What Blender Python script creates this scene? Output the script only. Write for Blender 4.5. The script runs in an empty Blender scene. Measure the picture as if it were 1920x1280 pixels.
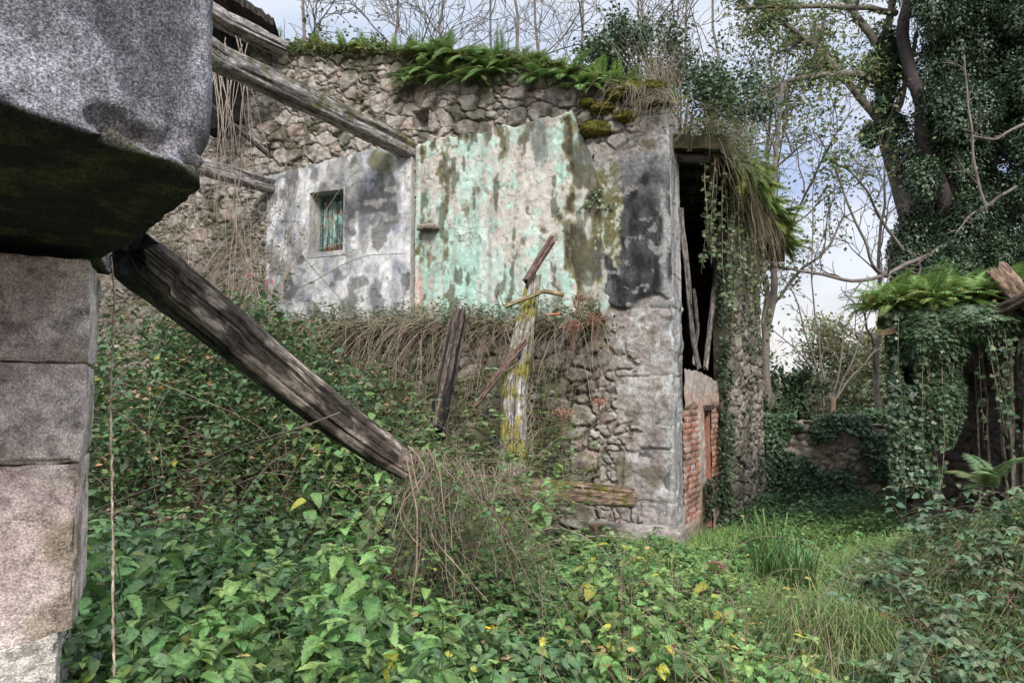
import bpy, math, random
import numpy as np
from mathutils import Vector
rnd = random.Random(7); rs = np.random.RandomState(11)
SC = bpy.context.scene; COL = SC.collection

# ------------------------------------------------------------------ camera, world, sun, exposure
FPX = 1387.0; CAMZ = 1.6; PITCH = math.radians(4.12)
cam = bpy.data.objects.new('camera', bpy.data.cameras.new('camera')); COL.objects.link(cam)
cam.data.sensor_width = 36; cam.data.lens = 36 * FPX / 1920
cam.location = (0, 0, CAMZ); cam.rotation_euler = (math.pi / 2 + PITCH, 0, 0)
cam.data.clip_start = 0.05; cam.data.clip_end = 2000; SC.camera = cam
SC.view_settings.view_transform = 'Standard'; SC.view_settings.look = 'None'
SC.view_settings.exposure = 1.42; SC.view_settings.gamma = 1.0
SUN_EL, SUN_AZ = math.radians(37), math.radians(172)      # azimuth from +Y clockwise: behind the camera, left
W = bpy.data.worlds.new('World'); SC.world = W; W.use_nodes = True
nt = W.node_tree; N = nt.nodes; L = nt.links; N.clear()
def nn(t, **k):
    n = N.new(t)
    for a, b in k.items(): setattr(n, a, b)
    return n
out = nn('ShaderNodeOutputWorld'); bg = nn('ShaderNodeBackground'); bg.inputs[1].default_value = 0.1
sky = nn('ShaderNodeTexSky', sky_type='NISHITA'); sky.sun_disc = False
sky.sun_elevation = SUN_EL; sky.sun_rotation = SUN_AZ; sky.air_density = 1.3; sky.dust_density = 2.5
tc = nn('ShaderNodeTexCoord'); sep = nn('ShaderNodeSeparateXYZ'); L.new(tc.outputs['Generated'], sep.inputs[0])
band = nn('ShaderNodeValToRGB'); L.new(sep.outputs['Z'], band.inputs[0])       # overcast deck seen through thin cloud
cr = band.color_ramp; cr.elements[0].position = 0.0; cr.elements[0].color = (.80, .74, .70, 1)
cr.elements[1].position = 1.0; cr.elements[1].color = (.62, .68, .80, 1)
for p, c in ((.07, (.80, .74, .72, 1)), (.14, (.66, .66, .78, 1)), (.24, (.46, .53, .80, 1)), (.36, (.52, .61, .80, 1)), (.5, (.74, .80, .90, 1))):
    e = cr.elements.new(p); e.color = c
mp = nn('ShaderNodeMapping'); mp.inputs['Scale'].default_value = (1.6, 1.6, 4.5); L.new(tc.outputs['Generated'], mp.inputs[0])
cl = nn('ShaderNodeTexNoise'); cl.inputs['Scale'].default_value = 2.3; cl.inputs['Detail'].default_value = 7; cl.inputs['Roughness'].default_value = .55
L.new(mp.outputs[0], cl.inputs['Vector'])
r2 = nn('ShaderNodeValToRGB'); L.new(cl.outputs[0], r2.inputs[0])
r2.color_ramp.elements[0].position = .42; r2.color_ramp.elements[0].color = (0, 0, 0, 1)
r2.color_ramp.elements[1].position = .66; r2.color_ramp.elements[1].color = (1, 1, 1, 1)
mx = nn('ShaderNodeMix', data_type='RGBA'); L.new(r2.outputs[0], mx.inputs[0]); L.new(band.outputs[0], mx.inputs[6]); mx.inputs[7].default_value = (.90, .91, .96, 1)
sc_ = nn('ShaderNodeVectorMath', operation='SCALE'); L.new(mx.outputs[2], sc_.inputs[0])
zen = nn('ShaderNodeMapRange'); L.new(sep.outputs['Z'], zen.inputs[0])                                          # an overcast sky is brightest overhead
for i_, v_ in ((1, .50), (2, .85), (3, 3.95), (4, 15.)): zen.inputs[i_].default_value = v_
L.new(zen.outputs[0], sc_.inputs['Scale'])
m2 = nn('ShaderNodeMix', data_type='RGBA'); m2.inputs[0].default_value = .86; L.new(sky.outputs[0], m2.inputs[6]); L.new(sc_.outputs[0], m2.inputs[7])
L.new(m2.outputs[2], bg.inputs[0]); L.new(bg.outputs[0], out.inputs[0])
sun = bpy.data.objects.new('sun', bpy.data.lights.new('sun', 'SUN')); COL.objects.link(sun)
sun.data.energy = 1.5; sun.data.angle = math.radians(16); sun.data.color = (1, .96, .90)
sd = Vector((math.sin(SUN_AZ) * math.cos(SUN_EL), math.cos(SUN_AZ) * math.cos(SUN_EL), math.sin(SUN_EL)))
sun.rotation_euler = sd.to_track_quat('Z', 'Y').to_euler(); sun.location = (0, 0, 30)

# ------------------------------------------------------------------ helpers
def pt(px, py, Y):
    dx = (px - 960) / FPX; dz = (640 - py) / FPX; c, s = math.cos(PITCH), math.sin(PITCH)
    wy = c - dz * s; wz = s + dz * c; k = Y / wy
    return np.array([dx * k, Y, CAMZ + wz * k])
def PT(*a): return np.array([pt(*p) for p in a])
def sst(a, b, x):
    t = np.clip((np.asarray(x, float) - a) / (b - a), 0, 1); return t * t * (3 - 2 * t)
def mix(a, b, t):
    a = np.asarray(a, float); b = np.asarray(b, float); t = np.asarray(t)[..., None]
    return a + (b - a) * t
def hsh(x, y, z, s):
    n = (x.astype(np.int64) * 374761393 + y.astype(np.int64) * 668265263 + z.astype(np.int64) * 1274126177 + s * 974711) & 0xffffffff
    n = ((n ^ (n >> 13)) * 1103515245 + 12345) & 0xffffffff; n = ((n ^ (n >> 16)) * 2246822519) & 0xffffffff
    return ((n ^ (n >> 15)) & 0xffffff) / float(0xffffff)
def vn(x, y, z=0, s=0):
    x = np.asarray(x, float); y = np.asarray(y, float) + 0 * x; z = np.asarray(z, float) + 0 * x
    i, j, k = np.floor(x), np.floor(y), np.floor(z); f, g, h = x - i, y - j, z - k
    f = f * f * (3 - 2 * f); g = g * g * (3 - 2 * g); h = h * h * (3 - 2 * h)
    r = 0
    for a in (0, 1):
        for b in (0, 1):
            for c in (0, 1):
                r = r + hsh(i + a, j + b, k + c, s) * (f if a else 1 - f) * (g if b else 1 - g) * (h if c else 1 - h)
    return r
def fbm(x, y, z=0, s=0, o=4):
    r = 0; a = .5; t = 0
    for q in range(o):
        r = r + a * vn(np.asarray(x) * 2 ** q, np.asarray(y) * 2 ** q, np.asarray(z) * 2 ** q, s + q * 7); t += a; a *= .5
    return r / t
def voro(u, v, cw, ch, s=0, jit=.92):
    x = u / cw; y = v / ch; x = x + .5 * np.floor(y) * 0; i0 = np.floor(x); j0 = np.floor(y)
    f1 = np.full(x.shape, 9.); f2 = f1.copy(); idv = np.zeros(x.shape)
    for a in (-1, 0, 1):
        for b in (-1, 0, 1):
            i = i0 + a; j = j0 + b
            cx = i + .5 + (hsh(i, j, i * 0, s) - .5) * jit; cy = j + .5 + (hsh(i, j, i * 0 + 1, s) - .5) * jit
            d = (.45 * np.hypot(x - cx, y - cy) + .6 * np.maximum(np.abs(x - cx), np.abs(y - cy))) * (.85 + .3 * hsh(i, j, i * 0 + 2, s)); h = hsh(i, j, i * 0 + 3, s)
            n = d < f1; f2 = np.where(n, f1, np.minimum(f2, d)); idv = np.where(n, h, idv); f1 = np.where(n, d, f1)
    return f1, f2, idv
def ashlar(u, v, rows, wid, s=0):
    """distance to nearest joint and block id; rows = list of z boundaries"""
    rows = np.asarray(rows); k = np.clip(np.searchsorted(rows, v) - 1, 0, len(rows) - 2)
    dz = np.minimum(v - rows[k], rows[k + 1] - v); off = np.asarray([hsh(np.array([q]), np.array([s]), np.array([0]), 5)[0] for q in range(len(rows))])[k]
    w = wid * (.8 + .6 * off); x = u / w + off * 3.3; i = np.floor(x); du = np.minimum(x - i, 1 - x + i) * w
    return np.minimum(dz, du), hsh(i, k, i * 0, s)

class MB:
    def __init__(s): s.Gr = []; s.V = []; s.C = []; s.F = {3: [], 4: []}; s.n = 0
    def add(s, v, faces, col):
        v = np.asarray(v, float).reshape(-1, 3); c = np.asarray(col, float)
        if c.ndim == 1: c = np.tile(c, (len(v), 1))
        s.V.append(v); s.C.append(c.reshape(-1, 3))
        for f in (faces if isinstance(faces, list) else [faces]):
            f = np.asarray(f, np.int64)
            if f.size: s.F[f.shape[1]].append(f + s.n)
        s.n += len(v)
    def mesh(s, name, mat, smooth=True):
        V = np.concatenate(s.V); C = np.concatenate(s.C); me = bpy.data.meshes.new(name)
        f3 = np.concatenate(s.F[3]) if s.F[3] else np.zeros((0, 3), np.int64); f4 = np.concatenate(s.F[4]) if s.F[4] else np.zeros((0, 4), np.int64)
        li = np.concatenate([f3.ravel(), f4.ravel()]).astype(np.int32)
        ls = np.concatenate([np.arange(len(f3)) * 3, len(f3) * 3 + np.arange(len(f4)) * 4]).astype(np.int32)
        me.vertices.add(len(V)); me.vertices.foreach_set('co', V.astype(np.float32).ravel())
        me.loops.add(len(li)); me.loops.foreach_set('vertex_index', li)
        me.polygons.add(len(ls)); me.polygons.foreach_set('loop_start', ls)
        me.polygons.foreach_set('use_smooth', np.full(len(ls), smooth))
        at = me.color_attributes.new('Col', 'FLOAT_COLOR', 'POINT')
        at.data.foreach_set('color', np.c_[C, np.ones(len(C))].astype(np.float32).ravel())
        if mat.name == 'weathered_wood':
            g = np.concatenate(s.Gr) if s.Gr else V[:, [2, 0, 1]]; ga = me.attributes.new('Grain', 'FLOAT_VECTOR', 'POINT'); ga.data.foreach_set('vector', g.astype(np.float32).ravel())
        me.materials.append(mat); me.update(calc_edges=True); return me
    def obj(s, name, mat, parent=None, smooth=True, loc=None):
        o = bpy.data.objects.new(name, s.mesh(name, mat, smooth)); COL.objects.link(o)
        if loc is not None: o.location = loc
        if parent is not None:
            o.parent = parent
            if loc is None: o.location = -np.array(wloc(parent))
        return o
def wloc(o):
    v = Vector(o.location)
    while o.parent: o = o.parent; v = v + o.location
    return v
def tag(o, label, cat, group=None, kind=None):
    if label: o['label'] = label
    if cat: o['category'] = cat
    if group: o['group'] = group
    if kind: o['kind'] = kind
    return o
def thing(name, label, cat, loc=(0, 0, 0), group=None):
    o = bpy.data.objects.new(name, None); o.empty_display_size = .1; COL.objects.link(o); o.location = [float(q) for q in loc]
    return tag(o, label, cat, group)

# ------------------------------------------------------------------ materials
def newmat(name):
    m = bpy.data.materials.new(name); m.use_nodes = True; m.node_tree.nodes.clear(); return m, m.node_tree.nodes, m.node_tree.links
def rock_mat(name, fine=60, mid=9, bump=.35, contrast=.5, rough=.92, spk=0.0):
    m, n, l = newmat(name); o = n.new('ShaderNodeOutputMaterial'); b = n.new('ShaderNodeBsdfPrincipled'); l.new(b.outputs[0], o.inputs[0])
    b.inputs['Roughness'].default_value = rough; b.inputs['Specular IOR Level'].default_value = .2
    a = n.new('ShaderNodeAttribute'); a.attribute_name = 'Col'; t = n.new('ShaderNodeTexCoord')
    def noise(s, d, r=.6):
        q = n.new('ShaderNodeTexNoise'); q.inputs['Scale'].default_value = s; q.inputs['Detail'].default_value = d; q.inputs['Roughness'].default_value = r
        l.new(t.outputs['Object'], q.inputs['Vector']); return q
    f = noise(fine, 5, .7); g = noise(mid, 6, .65)
    add = n.new('ShaderNodeMath'); add.operation = 'ADD'; l.new(f.outputs[0], add.inputs[0]); l.new(g.outputs[0], add.inputs[1])
    mr = n.new('ShaderNodeMapRange'); l.new(add.outputs[0], mr.inputs[0]); mr.inputs[1].default_value = .78; mr.inputs[2].default_value = 1.22
    mr.inputs[3].default_value = 1 - contrast; mr.inputs[4].default_value = 1 + contrast
    sc = n.new('ShaderNodeVectorMath'); sc.operation = 'SCALE'; l.new(a.outputs['Color'], sc.inputs[0]); l.new(mr.outputs[0], sc.inputs['Scale'])
    last = sc.outputs[0]
    if spk:
        v = noise(fine * 1.5, 4, .65); r = n.new('ShaderNodeMapRange'); l.new(v.outputs[0], r.inputs[0])
        for i_, v_ in ((1, .40), (2, .62), (3, 1 - spk), (4, 1 + spk)): r.inputs[i_].default_value = v_
        s2 = n.new('ShaderNodeVectorMath'); s2.operation = 'SCALE'; l.new(last, s2.inputs[0]); l.new(r.outputs[0], s2.inputs['Scale']); last = s2.outputs[0]
    l.new(last, b.inputs['Base Color'])
    bp = n.new('ShaderNodeBump'); bp.inputs['Strength'].default_value = bump; bp.inputs['Distance'].default_value = .02
    l.new(add.outputs[0], bp.inputs['Height']); l.new(bp.outputs[0], b.inputs['Normal']); return m
def leaf_mat(name, trans=.3, rough=.45, var=.25, spec=.4):
    m, n, l = newmat(name); o = n.new('ShaderNodeOutputMaterial'); b = n.new('ShaderNodeBsdfPrincipled'); tr = n.new('ShaderNodeBsdfTranslucent')
    ms = n.new('ShaderNodeMixShader'); ms.inputs[0].default_value = trans; l.new(b.outputs[0], ms.inputs[1]); l.new(tr.outputs[0], ms.inputs[2]); l.new(ms.outputs[0], o.inputs[0])
    b.inputs['Roughness'].default_value = rough; b.inputs['Specular IOR Level'].default_value = spec
    a = n.new('ShaderNodeAttribute'); a.attribute_name = 'Col'; oi = n.new('ShaderNodeObjectInfo')
    g = n.new('ShaderNodeNewGeometry'); q = n.new('ShaderNodeTexNoise'); q.inputs['Scale'].default_value = 3; q.inputs['Detail'].default_value = 8; q.inputs['Roughness'].default_value = .75; l.new(g.outputs['Position'], q.inputs['Vector'])
    add = n.new('ShaderNodeMath'); add.operation = 'ADD'; l.new(oi.outputs['Random'], add.inputs[0]); l.new(q.outputs[0], add.inputs[1])
    mr = n.new('ShaderNodeMapRange'); l.new(add.outputs[0], mr.inputs[0]); mr.inputs[1].default_value = .4; mr.inputs[2].default_value = 1.6; mr.inputs[3].default_value = 1 - var; mr.inputs[4].default_value = 1 + var
    q2 = n.new('ShaderNodeTexNoise'); q2.inputs['Scale'].default_value = 55; q2.inputs['Detail'].default_value = 4; q2.inputs['Roughness'].default_value = .7; l.new(g.outputs['Position'], q2.inputs['Vector'])
    mr2 = n.new('ShaderNodeMapRange'); l.new(q2.outputs[0], mr2.inputs[0])
    for i_, v_ in ((1, .35), (2, .65), (3, .62), (4, 1.38)): mr2.inputs[i_].default_value = v_
    mm = n.new('ShaderNodeMath'); mm.operation = 'MULTIPLY'; l.new(mr.outputs[0], mm.inputs[0]); l.new(mr2.outputs[0], mm.inputs[1])
    bpn = n.new('ShaderNodeBump'); bpn.inputs['Strength'].default_value = .5; bpn.inputs['Distance'].default_value = .006; l.new(q2.outputs[0], bpn.inputs['Height']); l.new(bpn.outputs[0], b.inputs['Normal'])
    sc = n.new('ShaderNodeVectorMath'); sc.operation = 'SCALE'; l.new(a.outputs['Color'], sc.inputs[0]); l.new(mm.outputs[0], sc.inputs['Scale'])
    l.new(sc.outputs[0], b.inputs['Base Color']); l.new(sc.outputs[0], tr.inputs['Color']); return m
M_rub = rock_mat('rubble_stone', 45, 12, .6, .42)
M_pla = rock_mat('old_plaster', 90, 13, .4, .34)
M_gran = rock_mat('granite', 120, 22, .8, .5, spk=.3)
def wood_mat():
    m, n, l = newmat('weathered_wood'); o = n.new('ShaderNodeOutputMaterial'); b = n.new('ShaderNodeBsdfPrincipled'); l.new(b.outputs[0], o.inputs[0]); b.inputs['Roughness'].default_value = .85; b.inputs['Specular IOR Level'].default_value = .2
    a = n.new('ShaderNodeAttribute'); a.attribute_name = 'Col'; g = n.new('ShaderNodeAttribute'); g.attribute_name = 'Grain'
    def nz(sx, sy, d, r):
        mp_ = n.new('ShaderNodeMapping'); mp_.inputs['Scale'].default_value = (sx, sy, sy); l.new(g.outputs['Vector'], mp_.inputs[0]); q = n.new('ShaderNodeTexNoise'); q.inputs['Scale'].default_value = 1; q.inputs['Detail'].default_value = d; q.inputs['Roughness'].default_value = r; q.inputs['Distortion'].default_value = .35; l.new(mp_.outputs[0], q.inputs['Vector']); return q
    f = nz(9, 170, 7, .8); c = nz(2.6, 55, 6, .75); w = nz(14, 25, 5, .7)
    def mr(src, a0, a1, b0, b1):
        q = n.new('ShaderNodeMapRange'); l.new(src, q.inputs[0])
        for i_, v_ in ((1, a0), (2, a1), (3, b0), (4, b1)): q.inputs[i_].default_value = v_
        return q.outputs[0]
    def mul(x, y): q = n.new('ShaderNodeMath'); q.operation = 'MULTIPLY'; l.new(x, q.inputs[0]); l.new(y, q.inputs[1]); return q.outputs[0]
    fine = mr(f.outputs[0], .32, .68, .35, 1.6); crack = mr(c.outputs[0], .38, .46, .12, 1.0); wear = mr(w.outputs[0], .38, .62, .45, 1.45); k = mul(mul(fine, crack), wear)
    sc = n.new('ShaderNodeVectorMath'); sc.operation = 'SCALE'; l.new(a.outputs['Color'], sc.inputs[0]); l.new(k, sc.inputs['Scale']); l.new(sc.outputs[0], b.inputs['Base Color'])
    bp = n.new('ShaderNodeBump'); bp.inputs['Strength'].default_value = .9; bp.inputs['Distance'].default_value = .012; l.new(mul(mr(f.outputs[0], .3, .7, .6, 1), crack), bp.inputs['Height']); l.new(bp.outputs[0], b.inputs['Normal']); return m
M_wood = wood_mat()
M_soil = rock_mat('soil', 30, 3, .8, .5)
M_moss = rock_mat('moss', 90, 14, 1.0, .5, 1.0)
M_leaf = leaf_mat('leaf', .3)
M_ivy = leaf_mat('ivy_leaf', .12, .38, .3, .5)
M_dry = leaf_mat('dry_stem', .08, .8, .2, .2)
M_bark = rock_mat('bark', 25, 5, .7, .4)

# ------------------------------------------------------------------ geometry generators
def gridfaces(nu, nv, drop=None):
    i = np.arange(nu * nv).reshape(nu, nv); f = np.stack([i[:-1, :-1], i[1:, :-1], i[1:, 1:], i[:-1, 1:]], -1)
    return f[~drop] if drop is not None else f.reshape(-1, 4)
def hfield(name, O, du, nrm, u0, u1, zb, zt, res, disp, colf, mat, parent, thick=.4, hole=None, flip=False, resz=None):
    O = np.array(O, float); du = np.array([du[0], du[1], 0.]); du /= np.linalg.norm(du); nrm = np.array([nrm[0], nrm[1], 0.]); nrm /= np.linalg.norm(nrm)
    nu = max(2, int(abs(u1 - u0) / res) + 1); us = np.linspace(u0, u1, nu); b = zb(us) if callable(zb) else np.full(nu, float(zb)); t = zt(us) if callable(zt) else np.full(nu, float(zt))
    nv = max(2, int(np.max(t - b) / (resz or res)) + 1); k = np.linspace(0, 1, nv); Z = b[:, None] + (t - b)[:, None] * k[None]; U = np.repeat(us[:, None], nv, 1)
    D = disp(U, Z); C = colf(U, Z, D)
    P = O + U[..., None] * du + Z[..., None] * np.array([0, 0, 1.]) + D[..., None] * nrm
    dr = None
    if hole is not None:
        uc = (U[:-1, :-1] + U[1:, 1:]) / 2; zc = (Z[:-1, :-1] + Z[1:, 1:]) / 2; dr = hole(uc, zc)
    mb = MB(); mb.add(P, gridfaces(nu, nv, dr), C.reshape(-1, 3))
    if thick:
        ring = np.concatenate([P[:, 0], P[-1, 1:], P[::-1, -1][1:], P[0, ::-1][1:-1]]); rc = np.concatenate([C[:, 0], C[-1, 1:], C[::-1, -1][1:], C[0, ::-1][1:-1]])
        uu = np.concatenate([U[:, 0], U[-1, 1:], U[::-1, -1][1:], U[0, ::-1][1:-1]]); zz = np.concatenate([Z[:, 0], Z[-1, 1:], Z[::-1, -1][1:], Z[0, ::-1][1:-1]])
        bk = O + uu[:, None] * du + zz[:, None] * np.array([0, 0, 1.]) - thick * nrm; n = len(ring); i = np.arange(n); j = (i + 1) % n
        mb.add(np.concatenate([ring, bk]), np.stack([i, i + n, j + n, j], 1), np.concatenate([rc, rc]) * .9)
        B = O + us[:, None, None] * du + np.stack([b, t], 1)[..., None] * np.array([0, 0, 1.]) - thick * nrm
        mb.add(B.reshape(-1, 3), gridfaces(nu, 2)[:, ::-1], np.array([.16, .14, .12]))
    return mb.obj(name, mat, parent)
def tube(mb, pts, rad, col, sides=6, cap=True):
    P = np.asarray(pts, float); n = len(P); r = np.broadcast_to(np.asarray(rad, float), (n,)); T = np.gradient(P, axis=0); T /= np.linalg.norm(T, axis=1)[:, None] + 1e-9
    a = np.cross(T[0], [0, 0, 1.]); 
    if np.linalg.norm(a) < .1: a = np.cross(T[0], [1., 0, 0])
    a /= np.linalg.norm(a); A = np.zeros_like(P)
    for i in range(n):
        a = a - T[i] * a.dot(T[i]); a /= np.linalg.norm(a) + 1e-9; A[i] = a
    Bn = np.cross(T, A); th = np.arange(sides) * 2 * np.pi / sides
    R = P[:, None] + (A[:, None] * np.cos(th)[None, :, None] + Bn[:, None] * np.sin(th)[None, :, None]) * r[:, None, None]
    i = np.arange(n - 1)[:, None] * sides; j = np.arange(sides)[None]; k = (j + 1) % sides
    f = np.stack([i + j, i + k, i + sides + k, i + sides + j], -1).reshape(-1, 4)
    c = np.asarray(col, float)
    if c.ndim == 2: c = np.repeat(c, sides, 0)
    mb.add(R, f, c)
    if cap:
        base = mb.n; v = R[[0, -1]].reshape(-1, 3); q = np.arange(1, sides - 1); cc = c if c.ndim == 1 else np.concatenate([c[:sides], c[-sides:]])
        mb.add(v, np.concatenate([np.stack([0 * q, q + 1, q], 1), np.stack([0 * q + sides, q + sides, q + 1 + sides], 1)]), cc)
def smoothline(pts, n, wob=0, seed=0):
    P = np.asarray(pts, float); d = np.r_[0, np.cumsum(np.linalg.norm(np.diff(P, axis=0), axis=1))]; t = np.linspace(0, d[-1], n)
    Q = np.stack([np.interp(t, d, P[:, k]) for k in range(3)], 1)
    for _ in range(max(1, n // (3 * len(P)))): Q[1:-1] = (Q[:-2] + 2 * Q[1:-1] + Q[2:]) / 4
    if wob:
        for k in range(3): Q[:, k] += wob * (fbm(t * 1.3, t * 0 + k * 5.3, 0, seed, 2) - .5) * 2 * np.minimum(1, np.linspace(0, 6, n))
    return Q
def timber(name, pts, w, h, colf, parent=None, seed=0, groove=.02, res=.02, mat=None, sides=56, up=(0, 0, 1), expo=5, ragged=.06, taper=None, wob=.0, mossy=0, gs=1.0):
    """hewn timber following a polyline, with long cracks along the grain and ragged ends"""
    P = np.asarray(pts, float); Ln = np.sum(np.linalg.norm(np.diff(P, axis=0), axis=1)); n = max(8, int(Ln / res)); Q = smoothline(P, n, wob, seed)
    T = np.gradient(Q, axis=0); T /= np.linalg.norm(T, axis=1)[:, None]; S = np.cross(T, np.array(up, float)); S /= np.linalg.norm(S, axis=1)[:, None]; U = np.cross(S, T)
    th = np.arange(sides) * 2 * np.pi / sides; c, s = np.cos(th), np.sin(th); rr = 1 / (np.abs(c) ** expo + np.abs(s) ** expo) ** (1 / expo)
    l = np.linspace(0, Ln, n)[:, None] + 0 * th[None]; per = (w + h) * 2; a = th[None] / (2 * np.pi) * per + 0 * l
    ca, sa = np.cos(th)[None] * per / 6.28, np.sin(th)[None] * per / 6.28
    g = vn(l * .7 + .0, ca * 26 * gs, sa * 26 * gs, seed); g2 = fbm(l * 3, ca * 60 * gs, sa * 60 * gs, seed + 3, 3); big = fbm(l * 5, ca * 9, sa * 9, seed + 9, 5)
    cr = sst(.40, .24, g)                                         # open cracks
    d = -groove * 1.6 * cr - groove * .5 * (1 - g2) + (big - .5) * groove * 2.5
    tp = np.ones(n) if taper is None else np.interp(np.linspace(0, 1, n), *taper)
    X = (c * rr)[None] * w / 2 * tp[:, None] + d * c[None]; Zz = (s * rr)[None] * h / 2 * tp[:, None] + d * s[None]
    ends = np.zeros((n, 1)); e = (fbm(ca * 12 + 0 * l, sa * 12, 0, seed + 4, 3) - .5) * 2 * ragged
    wgt = sst(.25, 0, l / max(.3, Ln * .2)) + sst(.25, 0, (Ln - l) / max(.3, Ln * .2)); 
    GR = np.stack([l + seed, ca + 0 * l, sa + 0 * l], -1)
    R = Q[:, None] + S[:, None] * X[..., None] + U[:, None] * Zz[..., None] + T[:, None] * (e * wgt)[..., None]
    top = np.clip((s * rr)[None] + 0 * l, -1, 1)
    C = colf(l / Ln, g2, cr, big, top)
    if mossy: C = mix(C, [.14, .13, .03], sst(.55, .62, fbm(l * 12, ca * 11, sa * 11, seed + 21, 4) + .12 * top) * mossy)
    mb = MB(); i = np.arange(n - 1)[:, None] * sides; j = np.arange(sides)[None]; k = (j + 1) % sides
    mb.add(R, np.stack([i + j, i + k, i + sides + k, i + sides + j], -1).reshape(-1, 4), C.reshape(-1, 3)); mb.Gr.append((GR + np.zeros(R.shape)).reshape(-1, 3))
    for q, sg in ((0, 1), (n - 1, -1)):
        ctr = Q[q] + T[q] * sg * .01; ring = R[q]; mid = ctr + (ring - ctr) * .5 + T[q] * sg * .5 * (rs.rand(sides, 1) - .2) * ragged
        v = np.concatenate([ring, mid, [ctr]]); j = np.arange(sides); k = (j + 1) % sides
        F4 = np.stack([j, k, k + sides, j + sides], 1); F3 = np.stack([j + sides, k + sides, 0 * j + 2 * sides], 1)
        mb.add(v, [F4 if sg < 0 else F4[:, ::-1], F3 if sg < 0 else F3[:, ::-1]], np.concatenate([C[q], C[q] * .8, C[q][:1] * .6])); mb.Gr.append(v * [1, 1, 1] * 8)
    return mb.obj(name, mat or M_wood, parent)
def block(name, c, sx, sy, sz, ex, res, bev, amp, colf, mat, parent, seed=0, skew=None):
    """rounded, chipped stone block; ex = local x axis in plan"""
    ex = np.array([ex[0], ex[1], 0.]); ex /= np.linalg.norm(ex); ey = np.array([-ex[1], ex[0], 0.]); ez = np.array([0, 0, 1.]); H = np.array([sx, sy, sz]) / 2; mb = MB()
    for ax in range(3):
        for sg in (-1, 1):
            a, b = (ax + 1) % 3, (ax + 2) % 3; na = max(2, int(2 * H[a] / res)); nb = max(2, int(2 * H[b] / res))
            A, B = np.meshgrid(np.linspace(-H[a], H[a], na), np.linspace(-H[b], H[b], nb), indexing='ij'); q = np.zeros(A.shape + (3,)); q[..., a] = A; q[..., b] = B; q[..., ax] = sg * H[ax]
            core = np.clip(q, -(H - bev), H - bev); nr = q - core; nr /= np.linalg.norm(nr, axis=-1)[..., None] + 1e-9; p = core + nr * bev
            if skew is not None: p = skew(p)
            w = fbm(p[..., 0] * 5 + seed, p[..., 1] * 5, p[..., 2] * 5, seed, 5) - .5; w2 = fbm(p[..., 0] * 30, p[..., 1] * 30 + seed, p[..., 2] * 30, seed + 5, 3) - .5
            edge = np.sum(np.abs(nr) > .3, axis=-1) > 1
            chip = sst(.55, .75, fbm(p[..., 0] * 9, p[..., 1] * 9, p[..., 2] * 9 + seed, seed + 8, 2)) * edge
            p = p + nr * (amp * w + amp * .5 * w2 - chip * amp * 1.2)[..., None]
            C = colf(p[..., 0], p[..., 1], p[..., 2], w, w2); P = np.array(c) + p[..., :1] * ex + p[..., 1:2] * ey + p[..., 2:] * ez
            f = gridfaces(na, nb); mb.add(P, f if sg > 0 else f[:, ::-1], C.reshape(-1, 3))
    return mb.obj(name, mat, parent)

# ---- foliage generators
def leaf_tmpl(n=5, wid=.32, serr=0, fold=.25, droop=.25, peak=.35):
    """leaf along +Y, length 1: centre line plus two edges"""
    t = np.linspace(0, 1, n); prof = (t ** peak) * (1 - t) ** .75; prof = prof / prof.max() * wid
    if serr:
        t = np.linspace(0, 1, n); prof = prof * (1 - serr * (np.arange(n) % 2)) 
    y = t; z = -droop * t ** 2; mid = np.stack([0 * t, y, z], 1); yy = y + (serr * .12 * (np.arange(n) % 2 == 0) if serr else 0)
    lf = np.stack([-prof, yy, z + fold * prof], 1); rt = np.stack([prof, yy, z + fold * prof], 1); V = np.concatenate([mid, lf, rt]); i = np.arange(n - 1)
    F = np.concatenate([np.stack([i, i + 1, n + i + 1, n + i], 1), np.stack([i, 2 * n + i, 2 * n + i + 1, i + 1], 1)])
    cc = np.concatenate([np.full(n, 1.15), np.full(n, .93), np.full(n, .98)]); return V, F, cc
T_net = leaf_tmpl(15, .33, .2, .34, .5); T_leaf = leaf_tmpl(6, .33, 0, .32, .4); T_small = leaf_tmpl(3, .34, 0, .2, .15); T_lance = leaf_tmpl(4, .13, 0, .2, .5)
def _ivy():
    o = np.array([(0, 0), (.28, -.12), (.52, .1), (.3, .32), (.42, .62), (.14, .6), (0, 1.)]); L_ = o * [1, 1]; R_ = o[1:-1] * [-1, 1]
    V = np.concatenate([[[0, .3, .0]], np.c_[L_, -.08 * np.abs(L_[:, 0])], np.c_[R_[::-1], -.08 * np.abs(R_[::-1, 0])]]); n = len(V) - 1; i = np.arange(n)
    return V, np.stack([0 * i, i + 1, (i + 1) % n + 1], 1), np.r_[1.2, np.full(n, .95)]
T_ivy = _ivy()
def norm(v): return v / (np.linalg.norm(v, axis=-1)[..., None] + 1e-9)
def leaves(mb, T, pos, dr, up, size, col):
    V, F, cc = T; k = len(pos); D = norm(np.asarray(dr, float)); X = norm(np.cross(D, np.asarray(up, float))); Nn = np.cross(X, D); s = np.broadcast_to(size, (k,))[:, None, None]
    P = np.asarray(pos)[:, None] + s * (X[:, None] * V[None, :, :1] + D[:, None] * V[None, :, 1:2] + Nn[:, None] * V[None, :, 2:])
    f = (np.arange(k)[:, None, None] * len(V) + F[None]).reshape(-1, F.shape[1])
    c = np.asarray(col, float); c = np.tile(c, (k, 1)) if c.ndim == 1 else c
    mb.add(P, f, (c[:, None] * cc[None, :, None]).reshape(-1, 3))
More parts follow.
